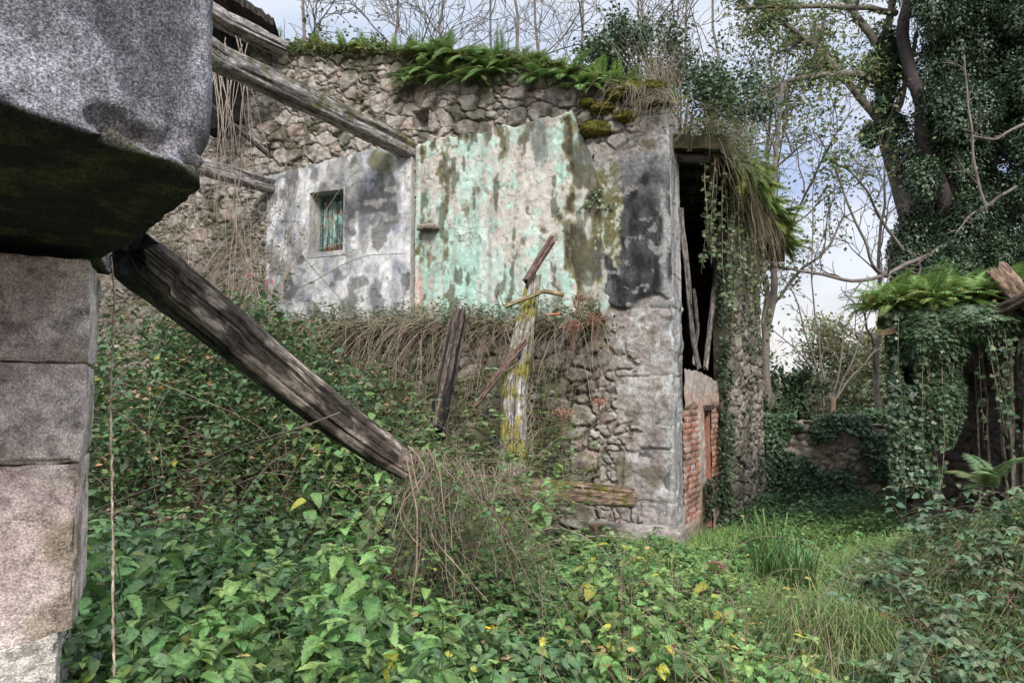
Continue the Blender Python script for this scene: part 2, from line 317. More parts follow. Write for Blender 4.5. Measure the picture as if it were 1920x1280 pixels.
def rdir(k, zl=-.3, zh=.5, r=None):
    r = r or rs; a = r.rand(k) * 2 * np.pi; z = zl + r.rand(k) * (zh - zl); h = np.sqrt(np.clip(1 - z * z, 0, 1)); return np.stack([np.cos(a) * h, np.sin(a) * h, z], 1)
def jit(col, k, a=.25, warm=.15):
    c = np.tile(np.asarray(col, float), (k, 1)); c *= (1 - a + 2 * a * rs.rand(k, 1)); c[:, 0] *= 1 + warm * (rs.rand(k) - .3) * 2; return c
def nettle(h, seed, T=T_net, ls=.10, col=(.05, .125, .052), bare=.15):
    r = np.random.RandomState(seed); lean = (r.rand(2) - .5) * .3 * h; n = 10; t = np.linspace(0, 1, n)
    P = np.stack([lean[0] * t ** 2, lean[1] * t ** 2, h * t], 1) + (r.rand(n, 3) - .5) * .012; st = MB(); tube(st, P, np.linspace(.0035, .0015, n), (.07, .11, .04), 4)
    lf = MB(); nodes = int(h / .055); a = r.rand() * 6; pos = []; dr = []; sz = []; cl_ = []
    for q in range(nodes):
        tt = bare + (1 - bare) * (q + .5) / nodes; c = np.array([np.interp(tt, t, P[:, k]) for k in range(3)]); a += math.pi / 2 + r.rand() * .4
        for sg in (0, math.pi):
            s = ls * (.55 + .6 * math.sin(min(1, (1.04 - tt) * 2.4) * 1.57)) * (.75 + .5 * r.rand()); el = -.15 - .35 * r.rand() + .7 * (tt > .9)
            d = np.array([math.cos(a + sg), math.sin(a + sg), el]); pos.append(c + d * .18 * s); dr.append(d); sz.append(s); k = .75 + .5 * r.rand(); yl = (r.rand() < .06)
            cl_.append(np.array(col) * k * (np.array([2.6, 1.5, .6]) if yl else np.array([1 + .5 * tt * r.rand(), 1 + .25 * tt, 1])))
    for q in range(5):
        d = rdir(1, .1, .8, r)[0]; pos.append(P[-1]); dr.append(d); sz.append(ls * .5); cl_.append(np.array(col) * [1.5, 1.35, 1.1])
    m = len(pos); leaves(lf, T, np.array(pos), np.array(dr), np.tile([0, 0, 1.], (m, 1)) + (r.rand(m, 3) - .5) * .5, np.array(sz), np.array(cl_)); return st, lf
def frond(mb, base, d0, Ln, col, r, np_=20, wid=.22, sag=.8):
    d0 = norm(np.array(d0, float)); n = 10; t = np.linspace(0, 1, n); h = norm(np.array([d0[0], d0[1], 0]) + 1e-6); P = [np.array(base, float)]; e = math.asin(np.clip(d0[2], -1, 1))
    for q in range(n - 1):
        a = e - sag * 1.6 * ((q + 1) / n) ** 1.3; P.append(P[-1] + (h * math.cos(a) + np.array([0, 0, math.sin(a)])) * Ln / n)
    P = np.array(P); tube(mb, P, np.linspace(.0025, .0008, n) * (Ln / .4), np.array(col) * [1.1, .9, .8], 3, False)
    q = np.linspace(.08, .98, np_); c = np.stack([np.interp(q, t, P[:, k]) for k in range(3)], 1); Tn = norm(np.gradient(c, axis=0)); S = norm(np.cross(Tn, [0, 0, 1.])); Up = np.cross(S, Tn)
    w = Ln * wid * np.sin(np.clip(q * 1.02, 0, 1) ** .7 * np.pi) ** .7 + .008
    for sg in (-1, 1):
        D = S * sg * .95 + Tn * .35 - Up * .15; k = len(q); leaves(mb, T_pin, c, D, Up, w * (.85 + .3 * r.rand(k)), np.array(col) * (.8 + .5 * r.rand(k, 1)) * np.linspace(.9, 1.25, k)[:, None])
T_pin = (np.array([[0, 0, 0], [-.085, .3, 0], [0, 1, -.12], [.1, .28, 0]]), np.array([[0, 3, 2, 1]]), np.ones(4))
def fern(seed, nf=12, Ln=.4, col=(.085, .17, .035), dirz=(0, 1.0), bias=None, wid=.22):
    r = np.random.RandomState(seed); mb = MB()
    for q in range(nf):
        d = rdir(1, *dirz, r)[0]
        if bias is not None: d = norm(d + np.array(bias))
        frond(mb, (r.rand(3) - .5) * [.12, .08, .02], d, Ln * (.6 + .6 * r.rand()), np.array(col) * (.7 + .6 * r.rand()) * [1 + .5 * r.rand(), 1, 1], r, 26, wid)
    return mb
def cane(mb, p0, d0, Ln, r0=.004, col=(.28, .22, .16), grav=1.2, wob=.12, n=14, leafT=None, lc=(.07, .14, .04), ls=.05, ln=0, sides=4):
    P = [np.array(p0, float)]; d = norm(np.array(d0, float)); st = Ln / n
    for q in range(n - 1):
        d = norm(d + np.array([0, 0, -grav * st]) + (rs.rand(3) - .5) * wob * 2 * math.sqrt(st * 5)); P.append(P[-1] + d * st)
    P = np.array(P); tube(mb, P, np.linspace(r0, r0 * .4, n), np.array(col) * (.6 + .8 * rs.rand()), sides, False)
    return P
def trifol(mb, P, k, ls, col, T=None):
    """compound leaves of three along a cane"""
    idx = rs.rand(k) * (len(P) - 1); i = idx.astype(int).clip(0, len(P) - 2); c = P[i] + (P[i + 1] - P[i]) * (idx - i)[:, None]; d = rdir(k, -.3, .6); s = ls * (.6 + .7 * rs.rand(k)); cc = jit(col, k, .3, .3)
    b = c + d * s[:, None] * .5; sd_ = norm(np.cross(d, [0, 0, 1.])); up = np.tile([0, 0, 1.], (k, 1)) + (rs.rand(k, 3) - .5)
    for w, f in ((0, 1.), (1, .8), (-1, .8)): leaves(mb, T or T_leaf, b, d * (1 if w == 0 else .35) + sd_ * w, up, s * f, cc)
def branch(mb, P0, d0, Ln, r0, lev, col, tips, up=.25, wob=.25, kids=5, sides=None, spread=.9, minr=.004):
    n = max(4, int(6 + lev)); P = [np.array(P0, float)]; d = norm(np.array(d0, float)); st = Ln / n
    for q in range(n):
        d = norm(d + (rs.rand(3) - .5) * wob * 2 + np.array([0, 0, up * .25])); P.append(P[-1] + d * st)
    P = np.array(P); rr = np.linspace(r0, max(minr * .6, r0 * .35), n + 1); tube(mb, P, rr, np.array(col) * (.8 + .4 * rs.rand()), sides or (7 if lev > 2 else 4 if lev > 0 else 3), False)
    grow(mb, P, rr, Ln, lev, col, tips, up, wob, kids, spread, minr)
def grow(mb, P, rr, Ln, lev, col, tips, up=.25, wob=.25, kids=5, spread=.9, minr=.004, t0=.25):
    if lev <= 0: tips.append(P[-1]); tips.append(P[len(P) // 2]); return
    n = len(P) - 1
    for q in range(kids):
        t = t0 + (1 - t0) * (q + rs.rand()) / kids; i = min(n - 1, int(t * n)); c = P[i] + (P[i + 1] - P[i]) * (t * n - i); ax = norm(P[i + 1] - P[i]); s = rdir(1, -.6, .8)[0]; s = norm(s - ax * s.dot(ax))
        a = spread * (.55 + .6 * rs.rand()); dd = ax * math.cos(a) + s * math.sin(a)
        branch(mb, c, dd, Ln * (.35 + .35 * rs.rand()) * (1.15 - .5 * t), max(minr, rr[i] * (.4 + .25 * rs.rand())), lev - 1, col, tips, up, wob, max(3, kids - 1), None, spread, minr)
def link(name, me, loc, rz=0, sc=1, parent=None, rot=None):
    o = bpy.data.objects.new(name, me); COL.objects.link(o); o.location = [float(q) for q in loc]; o.rotation_euler = rot or (0, 0, rz); o.scale = (sc,) * 3
    if parent: o.parent = parent
    return o
def copy_tree(o):
    c = o.copy(); COL.objects.link(c)
    for ch in o.children:
        d = ch.copy(); COL.objects.link(d); d.parent = c
    return c
exec_order = []
# ------------------------------------------------------------------ ground
def G(x, y):
    x = np.asarray(x, float); y = np.asarray(y, float)
    z = -.45 * sst(7.5, 12, y) * sst(.5, 2.5, x)
    z = z + 1.35 * np.exp(-((x + 3.2) / 1.7) ** 2 - ((y - 7.6) / 1.9) ** 2)          # rubble heap against the wall
    z = z + .55 * np.exp(-((x - 3.75) / .95) ** 2 - ((y - 4.9) / 1.3) ** 2)          # grassy mound on the right
    z = z + .45 * np.exp(-((x + 1.5) / 1.1) ** 2 - ((y - 6.8) / 1.1) ** 2)
    return z + (fbm(x * 1.3, y * 1.3, 0, 3) - .5) * .14 * sst(60, 20, np.abs(y) + np.abs(x))
def make_ground():
    s = np.linspace(-1, 1, 341); c = np.sinh(s * 5.2) / math.sinh(5.2) * 400
    X, Y = np.meshgrid(c, c + 5, indexing='ij'); Z = G(X, Y)
    t = fbm(X * 3, Y * 3, 0, 8)[..., None]; C = np.array([.035, .028, .018]) * (1 - t) + np.array([.075, .06, .035]) * t; far = sst(12, 20, Y)[..., None]
    C = C * (1 - far) + np.array([.05, .08, .03]) * far
    mb = MB(); mb.add(np.stack([X, Y, Z], -1), gridfaces(341, 341), C.reshape(-1, 3)); tag(mb.obj('ground', M_soil), None, None, kind='structure')
make_ground()

# ------------------------------------------------------------------ the ruined house
CX, CY = 1.66, 7.65
ADIR = np.array([-1, .45]) / math.hypot(1, .45); AN = np.array([-.45, -1]) / math.hypot(1, .45)
BDIR = np.array([.5, 1]) / math.hypot(1, .5); BN = np.array([1, -.5]) / math.hypot(1, .5)
def planeuv(px, py, dirv, nv, off=0):
    a = pt(px, py, 1.); d = a - np.array([0, 0, CAMZ]); o2 = np.array([CX, CY]) + nv * off; k = o2.dot(nv) / (d[:2].dot(nv)); p = np.array([0, 0, CAMZ]) + d * k
    return float((p[:2] - o2).dot(dirv)), float(p[2])
def A_(px, py, off=0): return planeuv(px, py, ADIR, AN, off)
def B_(px, py, off=0): return planeuv(px, py, BDIR, BN, off)
def prof(fn, pts):
    q = sorted(fn(*p) for p in pts); xs = [a for a, b in q]; zs = [b for a, b in q]; return lambda u: np.interp(u, xs, zs)
def blob(U, Z, c, ru, rz): return np.exp(-((U - c[0]) / ru) ** 2 - ((Z - c[1]) / rz) ** 2)
house = thing('ruined_house', 'roofless stone house with mint green and grey plastered upper wall, overgrown with ferns', 'ruined house', (CX, CY, 0))
def onAB(u, z, o): return np.array([CX, CY, 0.]) + np.array([*ADIR, 0]) * u + np.array([*AN, 0]) * o + [0, 0, z - .05]
def rub_disp(U, Z, s=1, cw=.17, ch=.125, dep=.05):
    wu = U + .16 * (fbm(U * 3.5, Z * 3.5, 0, 31) - .5) + .03 * fbm(U * 18, Z * 18, 0, 33, 2); wz = Z + .14 * (fbm(U * 3.5, Z * 3.5, 0, 37) - .5) + .03 * fbm(U * 18, Z * 18, 0, 34, 2)
    f1, f2, idv = voro(wu, wz, cw * 1.25, ch * 1.25, s); g1_, g2_, idw = voro(wu + 7, wz, cw * .62, ch * .66, s + 50); small = hsh(np.floor(idv * 9999), idv * 0, idv * 0, 3) < .42
    e = np.where(small, np.minimum((f2 - f1), (g2_ - g1_) * .8), f2 - f1); idv = np.where(small, idw, idv); j = sst(.0, .17, e)
    tilt = ((idv * 13.7) % 1 - .5) * (fbm(U * 6, Z * 6, 0, 9) - .5) * .14
    return (j - 1) * dep + ((idv * 5.3) % 1 - .5) * .035 * j + tilt * j + (fbm(U * 9, Z * 9, 0, 5) - .5) * .05 + (fbm(U * 30, Z * 30, 0, 6, 3) - .5) * .014, j, idv, e
def rub_col(U, Z, j, idv):
    h = (idv * 7.13) % 1; base = mix([.255, .225, .20], [.34, .30, .265], idv); base = mix(base, [.33, .245, .20], sst(.72, .9, h)); base = mix(base, [.20, .18, .165], sst(.25, .1, h))
    lich = sst(.52, .66, fbm(U * 9, Z * 9, 0, 41)); base = mix(base, [.42, .41, .38], lich * .55)
    dirt = sst(.5, .72, fbm(U * 2.2, Z * 2.2, 0, 47)); base = mix(base, [.15, .13, .10], dirt * .45)
    base = mix(base, [.40, .37, .33], .35 * sst(.35, .6, fbm(U * 20, Z * 20, 0, 49))); return mix([.155, .13, .10], base, sst(.1, .55, j))
def memo_disp(s, cw, ch, dep):
    st = {}
    def d(U, Z): D, j, i, e = rub_disp(U, Z, s, cw, ch, dep); st['j'] = j; st['i'] = i; return D
    return d, st
ztopA = prof(A_, [(60, 60), (250, 40), (400, 45), (520, 92), (700, 98), (880, 112), (1000, 120), (1110, 150), (1180, 178), (1262, 200), (1300, 210)])
WIN = (A_(650, 470)[0], A_(587, 470)[0], A_(620, 474)[1], A_(620, 361)[1])      # u0,u1,z0,z1
d, st = memo_disp(2, .19, .14, .038)
def upcol(U, Z, D):
    C = rub_col(U, Z, st['j'], st['i']); m = sst(.5, .7, fbm(U * 5, Z * 5, 0, 61) + .35 * sst(.45, .0, ztopA(U) - Z)); C = mix(C, [.045, .05, .02], m * .75)
    C = mix(C, [.11, .095, .075], .6 * sst(5.2, 6.2, U) * sst(4.2, 3.4, Z)); return mix(C, [.11, .10, .09], blob(U, Z, A_(1050, 190), 1.1, .28) * .5)
HOLES = [(A_(787, 222), .10, .10), (A_(500, 281), .06, .07)]
def dd_(U, Z, d=d):
    D = d(U, Z)
    for c, a, b in HOLES: D = D - .25 * (sst(1.15, .85, np.abs(U - c[0]) / a) * sst(1.15, .85, np.abs(Z - c[1]) / b))
    return D
hfield('upper_wall', (CX, CY, 0), ADIR, AN, .78, 10.5, 2.28, lambda u: ztopA(u) + (fbm(u * 4, u * 0, 0, 71) - .5) * .14, .0135, dd_, upcol, M_rub, house, .45, lambda U, Z: (U > WIN[0]) & (U < WIN[1]) & (Z > WIN[2]) & (Z < WIN[3]))
# plaster: grey coat with the window, thicker than the green one
gx0, gx1 = A_(777, 400)[0], A_(509, 400)[0]
gtop = prof(A_, [(500, 338), (560, 322), (640, 300), (700, 283), (760, 278), (790, 270)])
def stain(U, Z, sx=2.5, sz=.5, s=0): return fbm(U * sx * 3, Z * sz * 3, 0, s, 5)
def gdisp(U, Z): return .085 + (fbm(U * 2, Z * 2, 0, 81) - .5) * .03 + (fbm(U * 22, Z * 22, 0, 82) - .5) * .007
def gcol(U, Z, D):
    a = stain(U, Z, 2.2, .6, 91); b = fbm(U * 6, Z * 6, 0, 92); v_ = fbm(U * 11, Z * 1.3, 0, 97, 5); C = mix([.27, .28, .31], [.56, .56, .56], sst(.36, .58, a * .35 + b * .4 + v_ * .25))
    C = mix(C, [.045, .047, .052], .9 * sst(.28, .5, blob(U, Z, A_(713, 385), .2, .2) * .9 + (b - .5) * .9)); C = mix(C, [.10, .10, .10], .8 * sst(.52, .62, fbm(U * 5, Z * 4, 0, 98, 5) + .08 * blob(U, Z, A_(560, 350), .3, .4))); C = mix(C, [.05, .055, .06], .7 * sst(.25, .6, blob(U, Z, A_(740, 360), .16, .45) * .7 + (b - .5)))
    C = mix(C, [.12, .115, .05], .85 * sst(.40, .6, blob(U, Z, A_(718, 308), .35, .22) * .6 + (b - .45) * 1.1 + .1 * sst(.3, 0, gtop(U) - Z)))
    C = mix(C, [.10, .10, .10], .6 * sst(.56, .66, fbm(U * 4.2, Z * 1.4, 0, 95, 5) + .25 * blob(U, Z, A_(640, 340), .3, .25)))
    ck = sst(.006, .002, np.abs(fbm(U * 1.5, Z * 1.5, 0, 99, 5) - .5)); C = mix(C, [.08, .08, .075], ck * .8); C = mix(C, [.42, .40, .36], .5 * sst(.55, .7, fbm(U * 8, Z * 8, 0, 94))); return mix(C, [.62, .60, .57], .8 * sst(.08, .02, np.abs(U - gx0 - .02)) * sst(.35, .55, b))
g1 = hfield('plaster_coat', (CX, CY, 0), ADIR, AN, gx0, gx1, 2.2, lambda u: gtop(u) + (fbm(u * 9, u * 0, 0, 85) - .5) * .05, .0125, gdisp, gcol, M_pla, house, .0, lambda U, Z: (U > WIN[0]) & (U < WIN[1]) & (Z > WIN[2]) & (Z < WIN[3]))
g1['label'] = 'grey lime plaster around the small window'
def wallbox(mb, dirv, nv, u0, u1, z0, z1, o0, o1, col):
    D2 = np.array([dirv[0], dirv[1], 0]); N2 = np.array([nv[0], nv[1], 0]); O = np.array([CX, CY, 0.])
    v = [O + D2 * u + N2 * o + np.array([0, 0, z]) for u in (u0, u1) for o in (o0, o1) for z in (z0, z1)]
    mb.add(v, np.array([[0, 1, 3, 2], [4, 6, 7, 5], [0, 4, 5, 1], [2, 3, 7, 6], [0, 2, 6, 4], [1, 5, 7, 3]]), col)
mb = MB()   # returns of the grey coat (its thick edges)
for u in (gx0, gx1):
    mb = MB(); wallbox(mb, ADIR, AN, u - .004, u + .004, 2.2, float(gtop(u)) - .02, -.05, .082, (.42, .41, .39)); mb.obj('plaster_edge', M_pla, house, False)
# window: reveal, lintel, frame, shutter leaves
win = bpy.data.objects.new('window', None); COL.objects.link(win); win.parent = house; 
def child(mb, name, mat, par, smooth=False): return mb.obj(name, mat, par, smooth)
u0, u1, z0, z1 = WIN
mb = MB(); e = .012
wallbox(mb, ADIR, AN, u0 - .02, u0, z0 - .02, z1 + .02, -.4, .083, (.34, .35, .35)); wallbox(mb, ADIR, AN, u1, u1 + .02, z0 - .02, z1 + .02, -.4, .083, (.48, .47, .45))
wallbox(mb, ADIR, AN, u0 - .02, u1 + .02, z1, z1 + .022, -.4, .081, (.30, .31, .30)); child(mb, 'reveal', M_pla, win)
mb = MB(); wallbox(mb, ADIR, AN, u0 - .05, u1 + .03, z0 - .06, z0 + .002, -.4, .092, (.40, .40, .40)); child(mb, 'sill', M_pla, win)
mb = MB()
for a, b, c, dd2 in ((u0 + .002, u0 + .035, z0 + .004, z1 - .002), (u1 - .035, u1 - .002, z0 + .004, z1 - .002)): wallbox(mb, ADIR, AN, a, b, c, dd2, -.20, -.13, (.13, .20, .18))
wallbox(mb, ADIR, AN, u0 + .036, u1 - .036, z1 - .07, z1 - .003, -.20, -.13, (.10, .17, .16)); wallbox(mb, ADIR, AN, u0 + .036, u1 - .036, z0 + .004, z0 + .05, -.20, -.132, (.20, .12, .07)); child(mb, 'frame', M_wood, win)
for h0, h1 in ((u0 + .04, (u0 + u1) / 2 - .004), ((u0 + u1) / 2 + .004, u1 - .04)):
    mb = MB(); nb = 3; wv = (h1 - h0) / nb
    for q in range(nb):
        us = np.linspace(h0 + q * wv + .003, h0 + (q + 1) * wv - .003, 8); zs = np.linspace(z0 + .055, z1 - .075, 60); U, Z = np.meshgrid(us, zs, indexing='ij')
        tt = fbm(U * 60, Z * 9, 0, 101 + q, 4); C = mix([.20, .38, .34], [.40, .52, .48], sst(.3, .6, tt)); C = mix(C, [.26, .13, .07], sst(.5, .58, fbm(U * 40, Z * 8, 0, 111) + .42 * sst(z0 + .16, z0 + .04, Z) - .1))
        P = np.array([CX, CY, 0]) + U[..., None] * np.array([*ADIR, 0]) + Z[..., None] * np.array([0, 0, 1.]) + (-.155 + tt * .004 - .004 * (q % 2))[..., None] * np.array([*AN, 0]); mb.add(P, gridfaces(8, 60), C.reshape(-1, 3))
    wallbox(mb, ADIR, AN, h0, h1, z0 + .053, z1 - .073, -.19, -.166, (.12, .2, .18)); child(mb, 'shutter', M_wood, win)
# green coat
vx0, vx1 = A_(1150, 400)[0], A_(786, 400)[0] 
vtop = prof(A_, [(770, 285), (786, 272), (880, 250), (980, 232), (1060, 214), (1075, 212), (1095, 262), (1110, 290), (1130, 350), (1150, 385), (1165, 395)])
def vdisp(U, Z):
    ed = np.minimum(U - (vx0 + .06), vtop(U) - Z) + (fbm(U * 7, Z * 7, 0, 121) - .5) * .16; fl = sst(.58, .61, fbm(U * 5 + 3, Z * 4, 0, 123, 5) + .18 * blob(U, Z, A_(1110, 400), .25, .9))
    return .045 + (fbm(U * 2, Z * 2, 0, 122) - .5) * .03 - .007 * fl - .11 * sst(.02, -.03, ed) + (fbm(U * 25, Z * 25, 0, 124) - .5) * .006
def vcol(U, Z, D):
    a = stain(U, Z, 2.8, .55, 131); b = fbm(U * 5, Z * 5, 0, 132); c = fbm(U * 13, Z * 9, 0, 133); zr = (Z - 2.5) / 2
    C = mix([.29, .46, .385], [.44, .56, .50], b); C = mix(C, [.45, .50, .45], .65 * sst(.50, .66, a + .04 * blob(U, Z, A_(960, 330), .9, .6)))       # chalky grey where paint is washed off
    C = mix(C, [.47, .36, .33], .7 * sst(.55, .66, c * .6 + fbm(U * 2.2, Z * 2.6, 0, 134) * .5 + .16 * blob(U, Z, A_(975, 400), .4, .5)))
    C = mix(C, [.60, .35, .31], .9 * sst(.07, .0, np.abs(U - vx1 + .04)) * sst(3.35, 2.9, Z))
    md = .30 * blob(U, Z, A_(1100, 470), .25, .6) + .28 * blob(U, Z, A_(1075, 300), .22, .5) + .16 * blob(U, Z, A_(850, 330), .22, .35) + .15 * blob(U, Z, A_(1030, 480), .18, .5) + .14 * sst(.25, 0, vtop(U) - Z) + .1 * blob(U, Z, A_(795, 320), .05, .6)
    sn = stain(U, Z, 3, .9, 135) * .6 + fbm(U * 9, Z * 9, 0, 136) * .4 + md
    C = mix(C, [.17, .155, .085], sst(.635, .69, sn)); C = mix(C, [.05, .047, .028], sst(.70, .80, sn)); dk = blob(U, Z, A_(1010, 265), .13, .3) + blob(U, Z, A_(1095, 290), .2, .35)
    C = mix(C, [.10, .11, .11], .8 * sst(.35, .6, dk * .6 + (a - .4) * .8)); pit = sst(.66, .70, fbm(U * 30, Z * 24, 0, 137, 2)) * sst(.4, .6, b); C = mix(C, [.16, .15, .10], pit * .6); C = mix(C, [.50, .54, .50], .22 * sst(.5, .62, fbm(U * 14, Z * 1.6, 0, 138, 5)))
    ck = sst(.006, .002, np.abs(fbm(U * 1.7, Z * 1.7, 0, 139, 5) - .5)); C = mix(C, [.10, .09, .07], ck * .8); dr = sst(.54, .64, fbm(U * 13, Z * 1.1, 0, 140, 5) + .10 * blob(U, Z, A_(1080, 380), .5, 1.2)); C = mix(C, [.13, .125, .10], dr * .28); mo = sst(.655, .71, fbm(U * 7, Z * 3, 0, 142, 6) + .17 * blob(U, Z, A_(1105, 420), .28, 1.1)); C = mix(C, [.085, .08, .05], mo * .8); C = mix(C, [.28, .24, .21], sst(.03, -.02, D)); return C
g2 = hfield('plaster_coat', (CX, CY, 0), ADIR, AN, vx0, vx1 + .02, 2.2, lambda u: vtop(u) + (fbm(u * 8, u * 0, 0, 86) - .5) * .07, .0115, vdisp, vcol, M_pla, house, 0)
g2['label'] = 'peeling mint green plaster with pink patches and moss'
# stone bracket in the wall
block('corbel_stone', np.array([CX, CY, 0]) + np.array([*ADIR, 0]) * A_(812, 431)[0] + np.array([*AN, 0]) * .1 + [0, 0, A_(812, 431)[1]], .24, .2, .075, ADIR, .012, .02, .02, lambda x, y, z, w, w2: mix([.12, .10, .08], [.32, .27, .23], sst(-.2, .2, w + 3 * z)), M_rub, house, 5)
# lower wall and its ledge
ledge_z = 2.30
def lowoff(U): return .04 + .32 * sst(1.5, 2.4, U)
d2, st2 = memo_disp(9, .24, .155, .075)
def lowd(U, Z):
    D = d2(U, Z) + lowoff(U) + (fbm(U * 1.5, Z * 1.5, 0, 145) - .5) * .14; c = A_(1135, 583); D = D - .3 * sst(1.1, .8, np.abs(U - c[0]) / .24) * sst(1.2, .7, np.abs(Z - c[1]) / .085)
    c = A_(1160, 620); return D - .22 * blob(U, Z, c, .09, .05)
def lowc(U, Z, D):
    C = rub_col(U, Z, st2['j'], st2['i']); m = fbm(U * 4, Z * 4, 0, 151); C = mix(C, [.10, .095, .035], .7 * sst(.5, .66, m)); return mix(C, [.07, .06, .045], .6 * sst(.5, .7, fbm(U * 3, Z * 3, 0, 153)))
hfield('lower_wall', (CX, CY, 0), ADIR, AN, .78, 10.5, -.4, lambda u: ledge_z + (fbm(u * 5, u * 0, 0, 141) - .5) * .12, .0145, lowd, lowc, M_rub, house, .45)
# corner pier of dressed blocks
rowsA = [-.5, .22, .48, 1.02, 1.28, 1.80, 2.06, 2.5, 2.85, 3.3, 3.66, 4.1, 4.6, 5.0]
PW = .82
def pierd(U, Z, side=0):
    e, idv = ashlar(U + side * 2.3 + .05 * fbm(U * 3, Z * 3, 0, 168), Z + .09 * (fbm(U * 2.5, Z * 1.5, 0, 169) - .5), rowsA, .62 if not side else .6, 3 + side); low = sst(2.35, 2.2, Z)[...]
    j = sst(0, .022, e + .006 * (fbm(U * 14, Z * 14, 0, 161) - .5)); j = 1 - (1 - j) * sst(.36, .52, fbm(U * 3.3, Z * 3.3, 0, 160)); rough = (fbm(U * 7, Z * 7, 0, 163) - .5) * .045 + (fbm(U * 30, Z * 30, 0, 164) - .5) * .012
    ct = sst(0, .03, U) if not side else sst(0, .03, U); edge = -.02 * sst(.03, 0, U); bot = A_(1200, 565)[1] + .06 * np.sin(U * 9) - .0
    coat = sst(-.015, .015, Z - bot + .10 * (fbm(U * 9, Z * 2, 0, 166) - .5)) * sst(4.25, 4.1, Z)
    return (j - 1) * .022 * (1 - coat * .9) + rough * 1.3 * (1 - .75 * coat) + (idv - .5) * .03 * (1 - coat) + coat * .035 * (0 if side else 1) * sst(.0, .05, U) + edge, j, idv, coat
stp = {}
def pd(U, Z):
    D, stp['j'], stp['i'], stp['c'] = pierd(U, Z, 0); k = np.clip(np.searchsorted(rowsA, Z), 0, 12); b_ = .34 + .26 * (k % 2) + .05 * (fbm(U * 6, Z * 6, 0, 158) - .5); D2, stp['rj'], stp['ri'], _ = rub_disp(U + 1, Z, 61, .24, .17, .05)
    stp['w'] = sst(-.01, .02, U - b_) * sst(2.4, 2.3, Z) + sst(4.15, 4.3, Z) * sst(.25, .35, U); stp['w'] = np.clip(stp['w'], 0, 1); return D * (1 - stp['w']) + (D2 + .02) * stp['w']
def pc(U, Z, D):
    j, i, coat = stp['j'], stp['i'], stp['c']; b = fbm(U * 8, Z * 8, 0, 171); C = mix([.24, .21, .20], [.37, .33, .31], i * .6 + b * .4); C = mix(C, [.48, .47, .45], .75 * sst(.52, .66, fbm(U * 6, Z * 6, 0, 172))); 
    C = mix(C, [.11, .095, .05], .7 * sst(.55, .68, fbm(U * 5, Z * 5, 0, 173))); C = mix(C, [.12, .09, .09], .6 * blob(U, Z, A_(1225, 830), .14, .3)); C = mix(C, [.13, .115, .09], .75 * (1 - sst(.2, .8, j)) * sst(.35, .55, fbm(U * 5, Z * 5, 0, 179)))
    K = mix([.018, .018, .020], [.07, .068, .07], sst(.35, .7, b * .5 + .5 * fbm(U * 12, Z * 2.5, 0, 177, 5))); K = mix(K, [.20, .195, .195], .4 * sst(.50, .62, fbm(U * 16, Z * 2, 0, 159, 5)) * sst(.10, .5, np.abs(U - .33) * 1.8)); K = mix(K, [.30, .29, .27], .7 * sst(.66, .72, fbm(U * 11, Z * 11, 0, 174))); lm = blob(U, Z, A_(1130, 380), .26, .8) * .62 + fbm(U * 7, Z * 5, 0, 175) * .62
    K = mix(K, [.15, .14, .07], sst(.62, .72, lm)); K = mix(K, [.45, .46, .38], .9 * sst(.57, .64, fbm(U * 16, Z * 16, 0, 176)) * sst(.6, .7, lm)); K = mix(K, [.30, .29, .30], .55 * sst(3.6, 4.1, Z) * sst(.3, .6, b))
    K = mix(K, [.30, .32, .34], .8 * blob(U, Z, A_(1220, 245), .2, .25)); C = mix(C, K, coat); C = mix(C, mix(rub_col(U, Z, stp['rj'], stp['ri']), [.36, .33, .31], .35 + 0 * U), stp['w']); C = mix(C, [.36, .36, .35], .8 * sst(.13, .06, U) * sst(.35, .6, fbm(U * 10, Z * 3, 0, 178)))
    return C
ptop = lambda u: ztopA(u) + (fbm(u * 6, u * 0, 0, 73) - .5) * .08
hfield('corner_pier', (CX, CY, 0), ADIR, AN, 0, PW, -.4, ptop, .0125, pd, pc, M_gran, house, .5)
def sd2(U, Z): D, stp['j'], stp['i'], stp['c'] = pierd(U, Z, 1); return D - .0
def sc2(U, Z, D):
    b = fbm(U * 8, Z * 3, 0, 181); C = mix([.28, .27, .27], [.50, .49, .48], sst(.3, .65, b)); C = mix(C, [.10, .10, .10], .8 * sst(.52, .66, fbm(U * 5, Z * 1.2, 0, 182))); C = mix(C, [.13, .11, .05], .7 * sst(.8, .0, Z) * sst(.4, .6, b))
    return mix(C, [.09, .08, .06], 1 - sst(.1, .7, stp['j']))
o = hfield('corner_pier_side', (CX, CY, 0), BDIR, BN, 0, .42, -.5, 4.42, .0125, sd2, sc2, M_gran, house, .45)
block('plinth', onAB(.38, .0, .02), .98, .5, .62, ADIR, .014, .03, .05, lambda x, y, z, w, w2: mix(mix([.24, .20, .17], [.42, .38, .35], sst(-.2, .2, w)), [.28, .17, .07], .6 * sst(.55, .7, fbm(x * 5 + 2, y * 5, z * 5, 9))), M_gran, house, 77)
